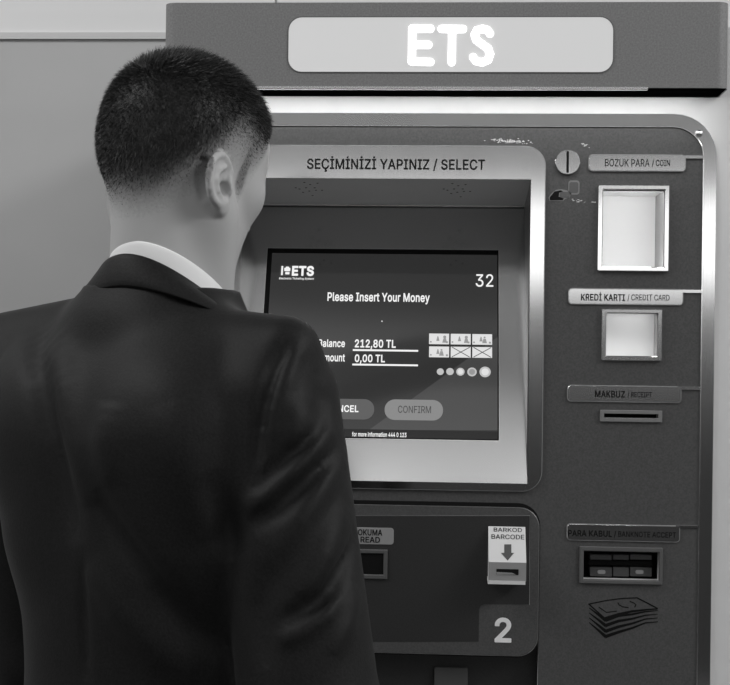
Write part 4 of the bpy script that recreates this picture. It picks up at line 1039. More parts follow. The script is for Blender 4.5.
class Field:
    """A signed distance volume on a rectilinear grid, meshed with surface nets."""
    def __init__(s, xs, ys, zs):
        s.ax = [np.asarray(a, dtype=np.float32) for a in (xs, ys, zs)]
        s.D = np.full([len(a) for a in s.ax], .08, dtype=np.float32)

    def win(s, lo, hi):
        sl = []
        for a, l, h in zip(s.ax, lo, hi):
            sl.append(slice(int(np.searchsorted(a, l)), max(int(np.searchsorted(a, h)), int(np.searchsorted(a, l)))))
        g = [s.ax[0][sl[0]][:, None, None], s.ax[1][sl[1]][None, :, None], s.ax[2][sl[2]][None, None, :]]
        return tuple(sl), g

    def apply(s, fn, lo, hi, op, k=.01):
        pad = max(2.2 * k, .012)
        sl, g = s.win([a - pad for a in lo], [a + pad for a in hi])
        B = s.D[sl]
        if B.size == 0:
            return
        d = fn(*g).astype(np.float32)
        if op == 'add':
            h = np.clip(.5 + .5 * (B - d) / k, 0, 1)
            s.D[sl] = B * (1 - h) + d * h - k * h * (1 - h)
        elif op == 'sub':
            h = np.clip(.5 - .5 * (B + d) / k, 0, 1)
            s.D[sl] = B * (1 - h) - d * h + k * h * (1 - h)
        elif op == 'push':          # displacement: fn gives how far the surface moves out
            s.D[sl] = B - d

    def mesh(s):
        D = s.D
        S = D < 0
        cnt = np.zeros([n - 1 for n in D.shape], dtype=np.int8)
        sh = cnt.shape
        for i in (0, 1):
            for j in (0, 1):
                for k in (0, 1):
                    cnt += S[i:i + sh[0], j:j + sh[1], k:k + sh[2]]
        act = (cnt > 0) & (cnt < 8)
        ci = np.argwhere(act)
        idx = np.full(sh, -1, dtype=np.int64)
        idx[act] = np.arange(len(ci))
        acc = np.zeros((len(ci), 3)); num = np.zeros(len(ci))
        P = [a.astype(np.float64) for a in s.ax]
        corners = [(i, j, k) for i in (0, 1) for j in (0, 1) for k in (0, 1)]
        val = {c: D[ci[:, 0] + c[0], ci[:, 1] + c[1], ci[:, 2] + c[2]].astype(np.float64) for c in corners}
        pos = {c: np.stack([P[q][ci[:, q] + c[q]] for q in range(3)], 1) for c in corners}
        for c in corners:
            for q in range(3):
                if c[q] == 0:
                    e = tuple(1 if r == q else c[r] for r in range(3))
                    a, b = val[c], val[e]
                    m = (a < 0) != (b < 0)
                    t = np.where(m, a / np.where(m, a - b, 1), 0)
                    pt = pos[c] + (pos[e] - pos[c]) * t[:, None]
                    acc += np.where(m[:, None], pt, 0); num += m
        V = acc / num[:, None]
        quads = []
        for q in range(3):
            a = [slice(None)] * 3; b = [slice(None)] * 3
            a[q] = slice(0, -1); b[q] = slice(1, None)
            ch = S[tuple(a)] != S[tuple(b)]
            e = np.argwhere(ch)
            r1, r2 = [(1, 2), (2, 0), (0, 1)][q]
            e = e[(e[:, r1] > 0) & (e[:, r2] > 0) & (e[:, r1] < D.shape[r1] - 1) & (e[:, r2] < D.shape[r2] - 1)]
            def cell(d1, d2):
                w = e.copy(); w[:, r1] -= d1; w[:, r2] -= d2
                return idx[w[:, 0], w[:, 1], w[:, 2]]
            f = np.stack([cell(1, 1), cell(0, 1), cell(0, 0), cell(1, 0)], 1)
            inside = S[e[:, 0], e[:, 1], e[:, 2]]
            f[~inside] = f[~inside][:, ::-1]
            quads.append(f)
        Fq = np.concatenate(quads)
        return V, Fq[(Fq >= 0).all(1)]

    def sample(s, p):
        """trilinear value at points p (n,3)"""
        p = np.asarray(p, dtype=np.float64)
        out = []
        ii = []; tt = []
        for q in range(3):
            a = s.ax[q]
            i = np.clip(np.searchsorted(a, p[:, q]) - 1, 0, len(a) - 2)
            t = np.clip((p[:, q] - a[i]) / (a[i + 1] - a[i]), 0, 1)
            ii.append(i); tt.append(t)
        r = 0
        for i in (0, 1):
            for j in (0, 1):
                for k in (0, 1):
                    w = (tt[0] if i else 1 - tt[0]) * (tt[1] if j else 1 - tt[1]) * (tt[2] if k else 1 - tt[2])
                    r = r + w * s.D[ii[0] + i, ii[1] + j, ii[2] + k]
        return r

    def grad(s, p, e=.004):
        g = np.stack([s.sample(p + np.eye(3)[q] * e) - s.sample(p - np.eye(3)[q] * e) for q in range(3)], 1)
        return g / np.maximum(np.linalg.norm(g, axis=1, keepdims=True), 1e-9)


def np_mesh(name, V, Q, mat, parent, smooth=True):
    me = bpy.data.meshes.new(name)
    n = len(V)
    me.vertices.add(n); me.vertices.foreach_set('co', np.asarray(V, dtype=np.float32).ravel())
    Q = np.asarray(Q)
    me.loops.add(Q.size); me.loops.foreach_set('vertex_index', Q.astype(np.int32).ravel())
    me.polygons.add(len(Q))
    me.polygons.foreach_set('loop_start', np.arange(0, Q.size, Q.shape[1], dtype=np.int32))
    me.polygons.foreach_set('loop_total', np.full(len(Q), Q.shape[1], dtype=np.int32))
    me.polygons.foreach_set('use_smooth', np.full(len(Q), smooth, dtype=bool))
    me.update(calc_edges=True)
    me.validate()
    if mat: me.materials.append(mat)
    o = bpy.data.objects.new(name, me)
    COL.objects.link(o)
    o.parent = parent
    return o


# primitives (numpy, world of the man: x right, y forward, z up)
def cap(a, b, r0, r1):
    a = np.array(a, dtype=np.float32); b = np.array(b, dtype=np.float32)
    ab = b - a; L2 = float(ab @ ab)
    def fn(x, y, z):
        t = np.clip(((x - a[0]) * ab[0] + (y - a[1]) * ab[1] + (z - a[2]) * ab[2]) / L2, 0, 1)
        return np.sqrt((x - a[0] - ab[0] * t) ** 2 + (y - a[1] - ab[1] * t) ** 2 + (z - a[2] - ab[2] * t) ** 2) - (r0 + (r1 - r0) * t)
    r = max(r0, r1)
    return fn, np.minimum(a, b) - r, np.maximum(a, b) + r


def ell(c, r, R=None):
    """ellipsoid with centre c, radii r, axes = rows of R"""
    c = np.array(c, dtype=np.float32); r = np.array(r, dtype=np.float32)
    R = np.eye(3, dtype=np.float32) if R is None else np.array(R, dtype=np.float32)
    def fn(x, y, z):
        dx, dy, dz = x - c[0], y - c[1], z - c[2]
        q = [(R[i][0] * dx + R[i][1] * dy + R[i][2] * dz) / r[i] for i in range(3)]
        k0 = np.sqrt(q[0] ** 2 + q[1] ** 2 + q[2] ** 2)
        k1 = np.sqrt((q[0] / r[0]) ** 2 + (q[1] / r[1]) ** 2 + (q[2] / r[2]) ** 2)
        return k0 * (k0 - 1) / np.maximum(k1, 1e-6)
    ext = np.sqrt(((R * r[:, None]) ** 2).sum(0))
    return fn, c - ext, c + ext


def add(Fd, prim, k=.01): Fd.apply(prim[0], prim[1], prim[2], 'add', k)
def sub(Fd, prim, k=.01): Fd.apply(prim[0], prim[1], prim[2], 'sub', k)


# ------------------------------------------------ head frame
HY = math.radians(5)       # further turn of the head to the right
HP_ = math.radians(-17)     # nod
HT = math.radians(0)
HC = np.array((-0.002, .020, 1.660))
_hm = Matrix.Rotation(HY, 3, 'Z') @ Matrix.Rotation(HP_, 3, 'X') @ Matrix.Rotation(HT, 3, 'Y')
HM = np.array(_hm)          # columns: head axes in body space
def hp(p):
    return HM @ np.array(p, dtype=np.float64) + HC
def hR(R):
    """rows = axes given in head space -> body space"""
    return np.array([HM @ np.array(a) for a in R])
def hell(c, r, R=None):
    return ell(hp(c), r, hR(np.eye(3) if R is None else R))
def hcap(a, b, r0, r1):
    return cap(hp(a), hp(b), r0, r1)


def frange(segments):
    out = [segments[0][0]]
    for a, b, st in segments:
        n = max(int(round((b - a) / st)), 1)
        out += list(a + (b - a) * (np.arange(1, n + 1) / n))
    return np.array(out)


BF = Field(frange([(-.40, -.112, .0055), (-.112, .112, .0021), (.112, .40, .0055)]),
           frange([(-.22, -.125, .0055), (-.125, .175, .0021), (.175, .42, .0055)]),
           frange([(-.01, 1.49, .0055), (1.49, 1.80, .0021)]))

# skull
add(BF, hell((0, -.010, .026), (.072, .087, .0735)), .01)
add(BF, hell((0, -.046, .005), (.065, .050, .062)), .03)
add(BF, hell((0, .038, .022), (.050, .042, .056)), .03)
# face block
add(BF, hell((0, .030, -.040), (.055, .051, .075)), .03)
for s in (-1, 1):
    add(BF, hcap((s * .049, .000, -.062), (s * .017, .053, -.094), .014, .014), .024)
    add(BF, hell((s * .040, .040, -.020), (.019, .024, .018)), .022)
add(BF, hell((0, .061, -.095), (.020, .018, .017)), .022)
add(BF, hcap((-.026, .078, .016), (.026, .078, .016), .009, .009), .014)
# nose
add(BF, hcap((0, .082, .008), (0, .098, -.030), .006, .010), .012)
for s in (-1, 1):
    add(BF, hell((s * .012, .089, -.034), (.008, .010, .007)), .008)
    sub(BF, hell((s * .006, .092, -.041), (.0035, .005, .004)), .003)
    sub(BF, hell((s * .030, .085, -.003), (.017, .012, .011)), .012)
    add(BF, hell((s * .030, .066, -.004), (.0125, .0125, .0125)), .003)
    add(BF, hcap((s * .018, .078, .003), (s * .040, .072, .001), .0035, .003), .003)
    add(BF, hcap((s * .018, .0765, -.0105), (s * .040, .071, -.010), .003, .003), .003)
# lips
add(BF, hcap((-.018, .074, -.067), (.018, .074, -.067), .0055, .0055), .008)
add(BF, hcap((-.015, .073, -.078), (.015, .073, -.078), .0065, .0065), .006)
sub(BF, hcap((-.023, .0815, -.0725), (.023, .0815, -.0725), .0015, .0015), .004)
# neck
add(BF, cap(hp((0, -.028, -.030)), (0, -.010, 1.49), .050, .055), .03)
add(BF, cap(hp((0, -.048, -.020)), (0, -.032, 1.50), .028, .036), .03)
for s in (-1, 1):
    add(BF, cap(hp((s * .052, -.020, -.050)), (s * .030, .030, 1.475), .016, .014), .03)
# trunk under the clothes
def trunk(table, shift=0.0):
    zt = np.array([t[0] for t in table]); A = np.array([t[1] for t in table]); Bd = np.array([t[2] for t in table]); cy = np.array([t[3] for t in table])
    zf = np.linspace(zt[0], zt[-1], 400)
    ker = np.exp(-(np.arange(-60, 61) * (zf[1] - zf[0]) / .028) ** 2); ker /= ker.sum()
    def smooth(v):
        w = np.interp(zf, zt, v)
        return np.convolve(np.concatenate([np.full(60, w[0]), w, np.full(60, w[-1])]), ker, 'valid')
    A_, B_, C_ = smooth(A), smooth(Bd), smooth(cy)
    def fn(x, y, z):
        a = np.interp(z, zf, A_).astype(np.float32) + shift; b = np.interp(z, zf, B_).astype(np.float32) + shift; c = np.interp(z, zf, C_).astype(np.float32)
        qx = np.abs(x) / a; qy = np.abs(y - c) / b
        p = 2.35
        k0 = (qx ** p + qy ** p) ** (1 / p)
        g = np.sqrt((qx / a) ** 2 + (qy / b) ** 2) / np.maximum(np.sqrt(qx ** 2 + qy ** 2), 1e-6)
        return np.maximum((k0 - 1) / np.maximum(g, 1e-3), np.maximum(z - zt[-1], zt[0] - z))
    return fn, (-A.max() - shift, (cy - Bd).min() - shift, zt[0]), (A.max() + shift, (cy + Bd).max() + shift, zt[-1])
TABLE = [(.86, .150, .112, -.005), (1.00, .128, .100, 0), (1.15, .122, .096, .003), (1.30, .130, .104, 0), (1.40, .130, .098, -.008), (1.46, .100, .072, -.015), (1.50, .062, .054, -.02)]
add(BF, trunk(TABLE), .03)
SHO = {1: (.142, -.022, 1.425), -1: (-.168, -.045, 1.430)}
ELB = {1: (.202, -.030, 1.135), -1: (-.200, .015, 1.140)}
WRI = {1: (.180, .180, .980), -1: (-.120, .215, 1.000)}
for s in (-1, 1):
    add(BF, cap((s * .07, -.015, 1.465), SHO[s], .035, .045), .03)
    add(BF, cap(SHO[s], ELB[s], .047, .037), .02)
    add(BF, cap(ELB[s], WRI[s], .037, .024), .012)
    # hand: palm and five fingers, relaxed
    w = np.array(WRI[s]); dirv = np.array(WRI[s]) - np.array(ELB[s]); dirv /= np.linalg.norm(dirv)
    inn = np.array((-s * 1.0, 0, 0)); inn -= dirv * (inn @ dirv); inn /= np.linalg.norm(inn)
    acr = np.cross(dirv, inn) * s              # across the knuckles, towards the thumb
    if acr[1] < 0: acr = -acr
    pc = w + dirv * .052
    add(BF, ell(pc, (.014, .040, .050), np.array([inn, acr, dirv])), .008)
    for fi, (off, ln) in enumerate(((.030, .070), (.011, .080), (-.009, .075), (-.028, .058))):
        p0 = w + dirv * .085 + acr * off
        p1 = p0 + (dirv * .93 + inn * .30) * ln * .48
        p2 = p1 + (dirv * .70 + inn * .70) * ln * .32
        p3 = p2 + (dirv * .40 + inn * .90) * ln * .24
        add(BF, cap(p0, p1, .0095, .0088), .004); add(BF, cap(p1, p2, .0088, .0080), .004); add(BF, cap(p2, p3, .0080, .0068), .004)
    t0 = w + dirv * .030 + acr * .026; t1 = t0 + (dirv * .6 + acr * .62 + inn * .4) * .042; t2 = t1 + (dirv * .85 + acr * .2 + inn * .4) * .032
    add(BF, cap(t0, t1, .0135, .0100), .006); add(BF, cap(t1, t2, .0100, .0080), .004)
    # leg and foot
    add(BF, cap((s * .09, 0, .90), (s * .10, .01, .50), .075, .052), .03)
    add(BF, cap((s * .10, .01, .50), (s * .105, -.02, .09), .050, .036), .02)
    add(BF, cap((s * .105, -.03, .035), (s * .125, .12, .025), .034, .026), .02)

# ears
for s in (-1, 1):
    flare = math.radians(7 if s > 0 else 2)
    eb = np.array((s * math.sin(flare), -math.cos(flare), 0.0)); eu = np.array((0, -.20, 1.0)); eu /= np.linalg.norm(eu)
    eb -= eu * (eb @ eu); eb /= np.linalg.norm(eb)
    en = np.cross(eb, eu) * -s
    if en[0] * s < 0: en = -en
    att = np.array((.0715, -.023, -.035)) if s > 0 else np.array((-.0550, -.014, -.034))
    ce = att + eb * .013
    def E(b, u, n): return ce + eb * b * 1.12 + eu * (u * .84 - .003) + en * n
    add(BF, hell(E(.001, .003, -.001), (.0205, .0245, .0055), [eb, eu, en]), .004)
    add(BF, hell(E(-.006, -.024, -.001), (.009, .010, .0055), [eb, eu, en]), .006)
    sub(BF, hell(E(-.002, .003, .005), (.0148, .0190, .0055), [eb, eu, en]), .003)
    # helix rim
    ring_pts = []
    for i in range(13):
        a = math.radians(-155 + 0) if False else None
    angs = [math.radians(q) for q in range(150, -121, -18)]
    rim = [E(.001 + .0180 * math.cos(a), .004 + .0285 * math.sin(a), .001) for a in angs]
    rim = [E(-.012, .004, .003)] + rim + [E(-.008, -.031, .000)]
    for a_, b_ in zip(rim, rim[1:]):
        add(BF, hcap(a_, b_, .0030, .0030), .003)
    # antihelix, tragus
    ah = [E(-.004, .020, .002), E(.005, .014, .002), E(.009, .002, .002), E(.006, -.010, .002), E(-.001, -.016, .002)]
    for a_, b_ in zip(ah, ah[1:]):
        add(BF, hcap(a_, b_, .0026, .0026), .003)
    add(BF, hell(E(-.0125, -.004, .003), (.004, .006, .004), [eb, eu, en]), .004)
    sub(BF, hell(E(-.007, -.004, .000), (.005, .007, .007), [eb, eu, en]), .003)
    # hollow between ear and skull
    sub(BF, hell(E(.010, .002, -.0130), (.0110, .0235, .0065), [eb, eu, en]), .002)

BV, BQ = BF.mesh()


def to_head(P):
    return (P - HC) @ HM      # rows: inverse rotation


def sstep(a, b, x):
    t = np.clip((x - a) / (b - a), 0, 1)
    return t * t * (3 - 2 * t)


# edge of the hair seen from the side: head y -> z where it is half faded
HL_Y = [-.12, -.095, -.075, -.058, -.044, -.030, -.012, .002, .014, .028, .044, .058, .072, .09]
HL_Z = [-.076, -.072, -.058, -.034, -.010, .012, .022, .018, .016, .022, .042, .066, .084, .096]
def hair_density(h):
    x, y, z = h[:, 0], h[:, 1], h[:, 2]
    zl = np.interp(y, HL_Y, HL_Z)
    wid = np.interp(y, [-.1, -.055, .02, .055], [.038, .052, .046, .016])
    d = sstep(-wid, wid, z - zl)
    # front edge over the temple and forehead
    fy = np.interp(z, [-.01, .015, .03, .05, .075, .10], [.022, .034, .046, .053, .066, .085])
    d = d * (1 - sstep(-.006, .006, y - fy))
    return np.clip(d, 0, 1)
def stubble(h):
    x, y, z = h[:, 0], h[:, 1], h[:, 2]
    side = np.abs(x) > .045
    sb = sstep(-.045, -.02, z) * (1 - sstep(.03, .05, z)) * (1 - sstep(.004, .010, np.abs(y - .008))) * side
    return np.clip(sb * .55, 0, 1)

hB = to_head(BV)
dens = hair_density(hB)
ear_zone = ((((hB[:, 0] > .0735) & (hB[:, 2] < .004)) | ((hB[:, 0] > .0695) & (hB[:, 2] < -.006))) & (hB[:, 1] > -.057) | (hB[:, 0] < -.070) & (hB[:, 2] < .0)) & (hB[:, 1] < .003)
dens[ear_zone] *= .0
onhead = BV[:, 2] > 1.5
tone = np.where(onhead, np.maximum(dens, np.where(ear_zone, 0, stubble(hB))), 0)
# thickness of the cropped hair on top of the scalp
bn = BF.grad(BV)
thick = (1 - .8 * sstep(.02, .07, hB[:, 1])) * np.where(onhead, sstep(.35, 1.0, dens) * (.001 + .004 * sstep(.0, .09, hB[:, 2])), 0)
BV2 = BV + bn * thick[:, None]

# skin
ms, N, L, P = new_mat('skin')
at = N.new('ShaderNodeAttribute'); at.attribute_name = 'hair_tone'
mx = N.new('ShaderNodeMix'); mx.data_type = 'RGBA'
mx.inputs['A'].default_value = grey(.43); mx.inputs['B'].default_value = grey(.016)
nz = N.new('ShaderNodeTexNoise'); nz.inputs['Scale'].default_value = 380; nz.inputs['Detail'].default_value = 2
tc = N.new('ShaderNodeTexCoord'); L.new(tc.outputs['Object'], nz.inputs['Vector'])
ma = N.new('ShaderNodeMath'); ma.operation = 'MULTIPLY_ADD'
mb = N.new('ShaderNodeMath'); mb.operation = 'SUBTRACT'; mb.inputs[1].default_value = .5
L.new(nz.outputs['Fac'], mb.inputs[0])
L.new(mb.outputs[0], ma.inputs[0]); ma.inputs[1].default_value = .35; L.new(at.outputs['Fac'], ma.inputs[2])
mc = N.new('ShaderNodeMath'); mc.operation = 'MULTIPLY'; mc.use_clamp = True
mt = N.new('ShaderNodeMath'); mt.operation = 'MINIMUM'; mt.inputs[1].default_value = 1
mg = N.new('ShaderNodeMath'); mg.operation = 'GREATER_THAN'; mg.inputs[1].default_value = .02
L.new(at.outputs['Fac'], mg.inputs[0]); L.new(ma.outputs[0], mc.inputs[0]); L.new(mg.outputs[0], mc.inputs[1])
L.new(mc.outputs[0], mx.inputs['Factor']); L.new(mx.outputs['Result'], P.inputs['Base Color'])
P.inputs['Roughness'].default_value = .5
P.inputs['Subsurface Weight'].default_value = .15
P.inputs['Subsurface Radius'].default_value = (.004, .004, .004)
P.inputs['Subsurface Scale'].default_value = .5
P.inputs['Specular IOR Level'].default_value = .35
body = np_mesh('body', BV2, BQ, ms, man)
atr = body.data.attributes.new('hair_tone', 'FLOAT', 'POINT')
atr.data.foreach_set('value', tone.astype(np.float32))

# hair: short cropped strands growing out of the scalp
rs_ = np.random.RandomState(5)
quadV = BV2[BQ]; cen = quadV.mean(1)
e1 = quadV[:, 2] - quadV[:, 0]; e2 = quadV[:, 3] - quadV[:, 1]
area = .5 * np.linalg.norm(np.cross(e1, e2), axis=1)
wgt = tone[BQ].mean(1) ** 1.3 * area
wgt[tone[BQ].mean(1) < .03] = 0
NS = 70000
pick = rs_.choice(len(BQ), NS, p=wgt / wgt.sum())
bu = rs_.rand(NS, 1); bv_ = rs_.rand(NS, 1)
q4 = quadV[pick]
root_ = (q4[:, 0] * (1 - bu) + q4[:, 1] * bu) * (1 - bv_) + (q4[:, 3] * (1 - bu) + q4[:, 2] * bu) * bv_
nrm = bn[BQ[pick]].mean(1); nrm /= np.linalg.norm(nrm, axis=1, keepdims=True)
dn = tone[BQ[pick]].mean(1)
hh = to_head(root_)
flow_h = np.stack([hh[:, 0] * 2, .9 * sstep(-.02, .06, hh[:, 2]) * np.ones(NS), -1.2 + 1.1 * sstep(.03, .09, hh[:, 2])], 1)
flow = flow_h @ HM.T
flow -= nrm * (flow * nrm).sum(1, keepdims=True)
flow /= np.maximum(np.linalg.norm(flow, axis=1, keepdims=True), 1e-6)
top = sstep(.02, .09, hh[:, 2])
ln = (.0014 + .0038 * dn ** 1.5 + .0045 * top * dn) * (.6 + .8 * rs_.rand(NS)) * (1 - .45 * sstep(.03, .07, hh[:, 1]))
up = .45 + .35 * top + .25 * rs_.randn(NS)
dr = nrm * np.clip(up, .1, 1.2)[:, None] + flow * .7 + rs_.randn(NS, 3) * .28
dr /= np.linalg.norm(dr, axis=1, keepdims=True)
dr2 = dr + flow * .5; dr2 /= np.linalg.norm(dr2, axis=1, keepdims=True)
sd = np.cross(dr, rs_.randn(NS, 3)); sd /= np.linalg.norm(sd, axis=1, keepdims=True)
wd = .00014 + .00012 * rs_.rand(NS, 1)
r0 = root_ - nrm * .0008
m1 = r0 + dr * (ln * .55)[:, None]; tp = m1 + dr2 * (ln * .45)[:, None]
HV = np.stack([r0 - sd * wd, r0 + sd * wd, m1 + sd * wd * .8, m1 - sd * wd * .8, tp + sd * wd * .15, tp - sd * wd * .15], 1).reshape(-1, 3)
bi = np.arange(NS)[:, None] * 6
HQ = np.concatenate([bi + np.array([[0, 1, 2, 3]]), bi + np.array([[3, 2, 4, 5]])])
mh = plain('dark_hair', .018, .45, spec=.4)
hair = np_mesh('hair', HV, HQ, mh, man)
# strands shade with the scalp they grow from is left to the renderer

# ------------------------------------------------ clothes
JF = Field(np.arange(-.37, .3701, .004), np.arange(-.23, .3401, .004), np.arange(.74, 1.58, .004))
JT = [(.74, .200, .150, -.004), (.90, .188, .142, -.004), (1.05, .158, .126, 0), (1.15, .152, .122, 0), (1.28, .160, .130, -.002), (1.38, .166, .128, -.008),
      (1.44, .150, .108, -.014), (1.49, .096, .078, -.018), (1.53, .070, .066, -.016)]
add(JF, trunk(JT), .02)
for s in (-1, 1):
    # yoke from collar to padded shoulder
    add(JF, cap((s * .082, -.030, 1.492 if s < 0 else 1.477), (.165, -.026, 1.470) if s > 0 else (-.190, -.052, 1.474), .034, .034), .03)
    add(JF, cap((s * .080, -.060, 1.400), (s * .090, -.050, 1.300), .060, .050), .07)
add(JF, ell((-.012, -.058, 1.496), (.062, .036, .032)), .03)
add(JF, ell((-.120, -.075, 1.395), (.060, .045, .075)), .04)
SL = {s: [(np.array(SHO[s]) + np.array((s * .006, 0, .000)), .062), (np.array(ELB[s]) + np.array((s * .004, 0, 0)), .064), (np.array(WRI[s]) - (np.array(WRI[s]) - np.array(ELB[s])) * .08, .047)] for s in (-1, 1)}
for s in (-1, 1):
    (a, ra), (b, rb), (c, rc) = SL[s]
    add(JF, cap(a, b, ra, rb), .012)
    add(JF, cap(b, c, rb * .99, rc), .012)
    # hollow cuff
    dv = (c - b) / np.linalg.norm(c - b)
    sub(JF, cap(c + dv * (rc - .012), c + dv * .12, rc - .006, rc + .01), .003)
# neck opening and front V
sub(JF, cap((0, .02, 1.50), (0, .05, 1.62), .058, .066), .006)
sub(JF, cap((0, .125, 1.24), (0, .075, 1.50), .012, .062), .006)


def hit(px, py, Fd=None):
    """where the sight line of a pixel meets the jacket, in the man's space"""
    Fd = JF if Fd is None else Fd
    o = MAN_I @ CAM; dd = (MAN_I.to_3x3() @ ray(px, py)).normalized()
    t = 0.9
    ts = np.arange(.9, 1.9, .002)
    pts = np.array(o)[None] + np.outer(ts, np.array(dd))
    v = Fd.sample(pts)
    k = np.argmax(v < 0)
    return pts[k] if v[k] < 0 else None


def fold(pts, amp, width):
    """a cloth fold along a line of picture points that lie on the jacket"""
    P3 = [hit(*p) for p in pts]
    P3 = [p for p in P3 if p is not None]
    if len(P3) < 2:
        return
    P3 = np.array(P3)
    dense = np.concatenate([P3[i] + (P3[i + 1] - P3[i]) * np.linspace(0, 1, 6, endpoint=False)[:, None] for i in range(len(P3) - 1)] + [P3[-1:]])
    n = len(dense)
    lo = dense.min(0) - 2.2 * width; hi = dense.max(0) + 2.2 * width
    def fn(x, y, z):
        best = np.full(np.broadcast_shapes(x.shape, y.shape, z.shape), 1e9, dtype=np.float32); wt = np.zeros_like(best)
        for i, p in enumerate(dense):
            d2 = (x - p[0]) ** 2 + (y - p[1]) ** 2 + (z - p[2]) ** 2
            f = math.sin(math.pi * (i + .5) / n) ** .9
            m = d2 < best
            best = np.where(m, d2, best); wt = np.where(m, f, wt)
        return amp * wt * np.exp(-best / width ** 2)
    FOLDS.append((fn, lo, hi))


FOLDS = []
# sleeve
fold([(243, 512), (262, 497), (290, 470), (318, 443), (334, 424)], .009, .008)
fold([(252, 497), (275, 474), (300, 450), (322, 428)], -.011, .008)
fold([(250, 530), (280, 507), (310, 480), (338, 448)], -.009, .009)
fold([(275, 560), (300, 520), (325, 480), (345, 450)], .007, .011)
fold([(300, 600), (325, 555), (345, 500)], .008, .012)
fold([(310, 622), (335, 577), (356, 527)], -.008, .009)
fold([(280, 642), (300, 630), (325, 614), (340, 592)], .010, .008)
fold([(285, 625), (305, 612), (325, 596)], -.011, .008)
fold([(330, 655), (345, 625), (356, 585)], .007, .010)
fold([(290, 390), (296, 420), (292, 450)], .006, .013)
fold([(312, 370), (322, 400), (320, 430)], -.006, .011)
fold([(270, 560), (262, 610), (268, 670)], -.006, .012)
# armhole seam of the right sleeve
fold([(306, 322), (290, 338), (275, 368), (264, 405), (257, 450), (249, 490)], -.011, .006)
fold([(314, 326), (299, 345), (286, 377), (275, 412), (268, 450)], .008, .008)
# armhole of the left sleeve and drag lines across the back
fold([(38, 330), (42, 380), (52, 440), (66, 500), (76, 545)], -.010, .014)
fold([(60, 330), (66, 390), (78, 450), (90, 510)], .006, .016)
fold([(95, 490), (115, 530), (150, 580), (190, 625), (225, 655)], -.010, .014)
fold([(90, 560), (120, 610), (160, 650), (200, 680)], .009, .018)
fold([(110, 400), (105, 440), (112, 490)], .006, .018)
fold([(170, 400), (180, 450), (200, 500), (215, 540)], .007, .022)
fold([(84, 545), (84, 600), (85, 650), (86, 684)], -.004, .006)
fold([(205, 470), (225, 520), (235, 560)], -.007, .014)
for fn, lo, hi in FOLDS:
    sl, g = JF.win(lo, hi)
    if JF.D[sl].size:
        JF.D[sl] = JF.D[sl] - fn(*g)

mj, N, L, P = new_mat('dark_wool')
tc = N.new('ShaderNodeTexCoord')
nz = N.new('ShaderNodeTexNoise'); nz.inputs['Scale'].default_value = 420; nz.inputs['Detail'].default_value = 3
L.new(tc.outputs['Object'], nz.inputs['Vector'])
mr = N.new('ShaderNodeMapRange'); mr.inputs['From Min'].default_value = .3; mr.inputs['From Max'].default_value = .7
mr.inputs['To Min'].default_value = .005; mr.inputs['To Max'].default_value = .011
L.new(nz.outputs['Fac'], mr.inputs['Value']); L.new(mr.outputs[0], P.inputs['Base Color'])
bp = N.new('ShaderNodeBump'); bp.inputs['Strength'].default_value = .25; bp.inputs['Distance'].default_value = .0008
L.new(nz.outputs['Fac'], bp.inputs['Height']); L.new(bp.outputs[0], P.inputs['Normal'])
P.inputs['Roughness'].default_value = .58
P.inputs['Specular IOR Level'].default_value = .19
P.inputs['Sheen Weight'].default_value = .04
P.inputs['Sheen Roughness'].default_value = .4
JV, JQ = JF.mesh()
jacket = np_mesh('jacket', JV, JQ, mj, man)

# collars: bands around the neck
def band(name, mat, parent, prof, thick, n=72, phi0=-150, phi1=150):
    """prof(phi) -> list of (x, y, z) from top to bottom; phi 0 = nape"""
    rows = []
    for i in range(n + 1):
        ph = math.radians(phi0 + (phi1 - phi0) * i / n)
        rows.append(prof(ph))
    A = np.array(rows)                      # (n+1, m, 3)
    m = A.shape[1]
    V = A.reshape(-1, 3)
    Q = []
    for i in range(n):
        for j in range(m - 1):
            Q.append((i * m + j, (i + 1) * m + j, (i + 1) * m + j + 1, i * m + j + 1))
    o = np_mesh(name, V, Q, mat, parent)
    md = o.modifiers.new('thickness', 'SOLIDIFY'); md.thickness = thick; md.offset = 1
    md2 = o.modifiers.new('soft', 'SUBSURF'); md2.levels = 1; md2.render_levels = 1
    return o

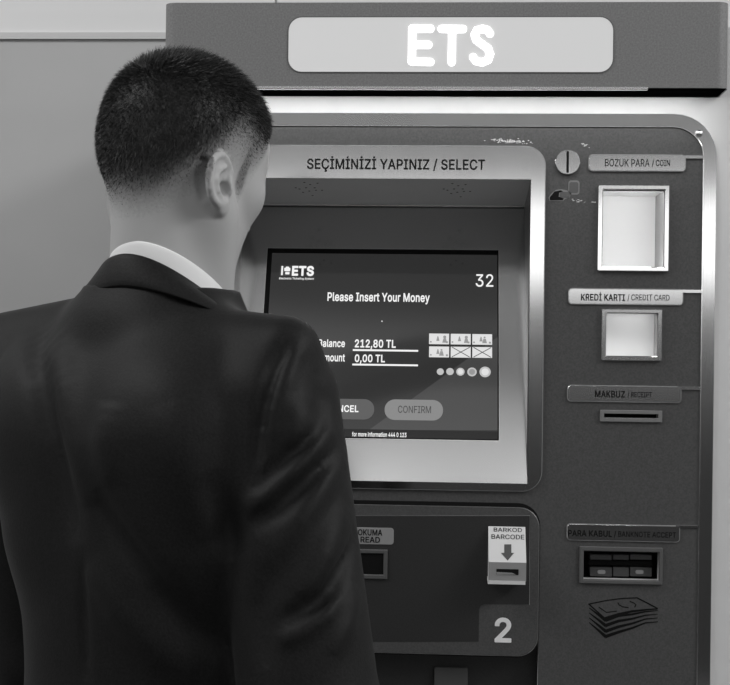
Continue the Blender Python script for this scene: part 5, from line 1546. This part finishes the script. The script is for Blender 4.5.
NC = np.array((0.002, -.006, 1.522))     # neck centre at collar height
def ringpt(ph, ax, by, z, dy=0.0, dx=0.0):
    return (NC[0] + dx + ax * math.sin(ph), NC[1] + dy - by * math.cos(ph), z)
def shirt_prof(ph):
    c = math.cos(ph - .25); s = max(math.sin(ph), 0)
    zt = 1.533 + .043 * c - .006 * s * s                  # higher at the nape
    return [ringpt(ph, .0570, .0630, zt - .012), ringpt(ph, .0580, .0640, zt - .002), ringpt(ph, .0595, .0655, zt),
            ringpt(ph, .0612, .0672, zt - .004), ringpt(ph, .0630, .0690, zt - .020), ringpt(ph, .0650, .0710, zt - .040)]
mshirt = plain('white_shirt_cotton', .8, .7)
shirt_c = band('shirt_collar', mshirt, man, shirt_prof, .0016, phi0=-160, phi1=160)
def coat_prof(ph):
    c = math.cos(ph - .22); s = math.sin(ph)
    zt = 1.523 + .041 * c - .016 * max(s, 0) ** 2
    out = .024 + .022 * s * s + .016 * max(-s, 0)
    return [ringpt(ph, .0640, .0700, zt - .014), ringpt(ph, .0660, .0720, zt - .003), ringpt(ph, .0685, .0745, zt),
            ringpt(ph, .0710, .0770, zt - .005), ringpt(ph, .0710 + out * .62, .0770 + .005, zt - .019 + .002 * s * s),
            ringpt(ph, .0710 + out, .0770 + .008, zt - .034 + .004 * s * s)]
coat_c = band('jacket_collar', mj, jacket, coat_prof, .003, phi0=-125, phi1=125)

# shirt front, trousers, shoes
SF = Field(np.arange(-.20, .201, .005), np.arange(-.16, .171, .005), np.arange(.95, 1.54, .005))
add(SF, trunk([(t[0], t[1] + .004, t[2] + .006, t[3]) for t in TABLE]), .01)
sub(SF, cap((0, -.01, 1.49), (0, .02, 1.60), .052, .06), .005)
SV, SQ = SF.mesh()
np_mesh('shirt', SV, SQ, mshirt, man)
TF = Field(np.arange(-.24, .241, .006), np.arange(-.19, .191, .006), np.arange(.05, 1.06, .006))
add(TF, trunk([(.80, .175, .125, -.004), (.92, .172, .122, -.004), (1.03, .158, .112, 0)]), .03)
for s in (-1, 1):
    add(TF, cap((s * .088, 0, .88), (s * .102, .008, .50), .090, .072), .02)
    add(TF, cap((s * .102, .008, .50), (s * .106, -.018, .13), .072, .060), .02)
sub(TF, cap((0, 0, -.2), (0, 0, -.1), .3, .17), .004) if False else None
TV, TQ = TF.mesh()
np_mesh('trousers', TV, TQ, mj, man)
for s in (-1, 1):
    Fs = Field(np.arange(s * .12 - .08, s * .12 + .08, .004), np.arange(-.11, .20, .004), np.arange(-.012, .13, .004))
    add(Fs, cap((s * .106, -.045, .040), (s * .106, -.01, .060), .042, .046), .02)
    add(Fs, cap((s * .106, -.045, .032), (s * .128, .135, .028), .040, .034), .03)
    add(Fs, ell((s * .124, .10, .030), (.046, .060, .030)), .02)
    Fs.D = np.maximum(Fs.D, (.001 - Fs.ax[2])[None, None, :])
    v_, q_ = Fs.mesh()
    np_mesh('shoe', v_, q_, plain('black_leather', .012, .3), man)
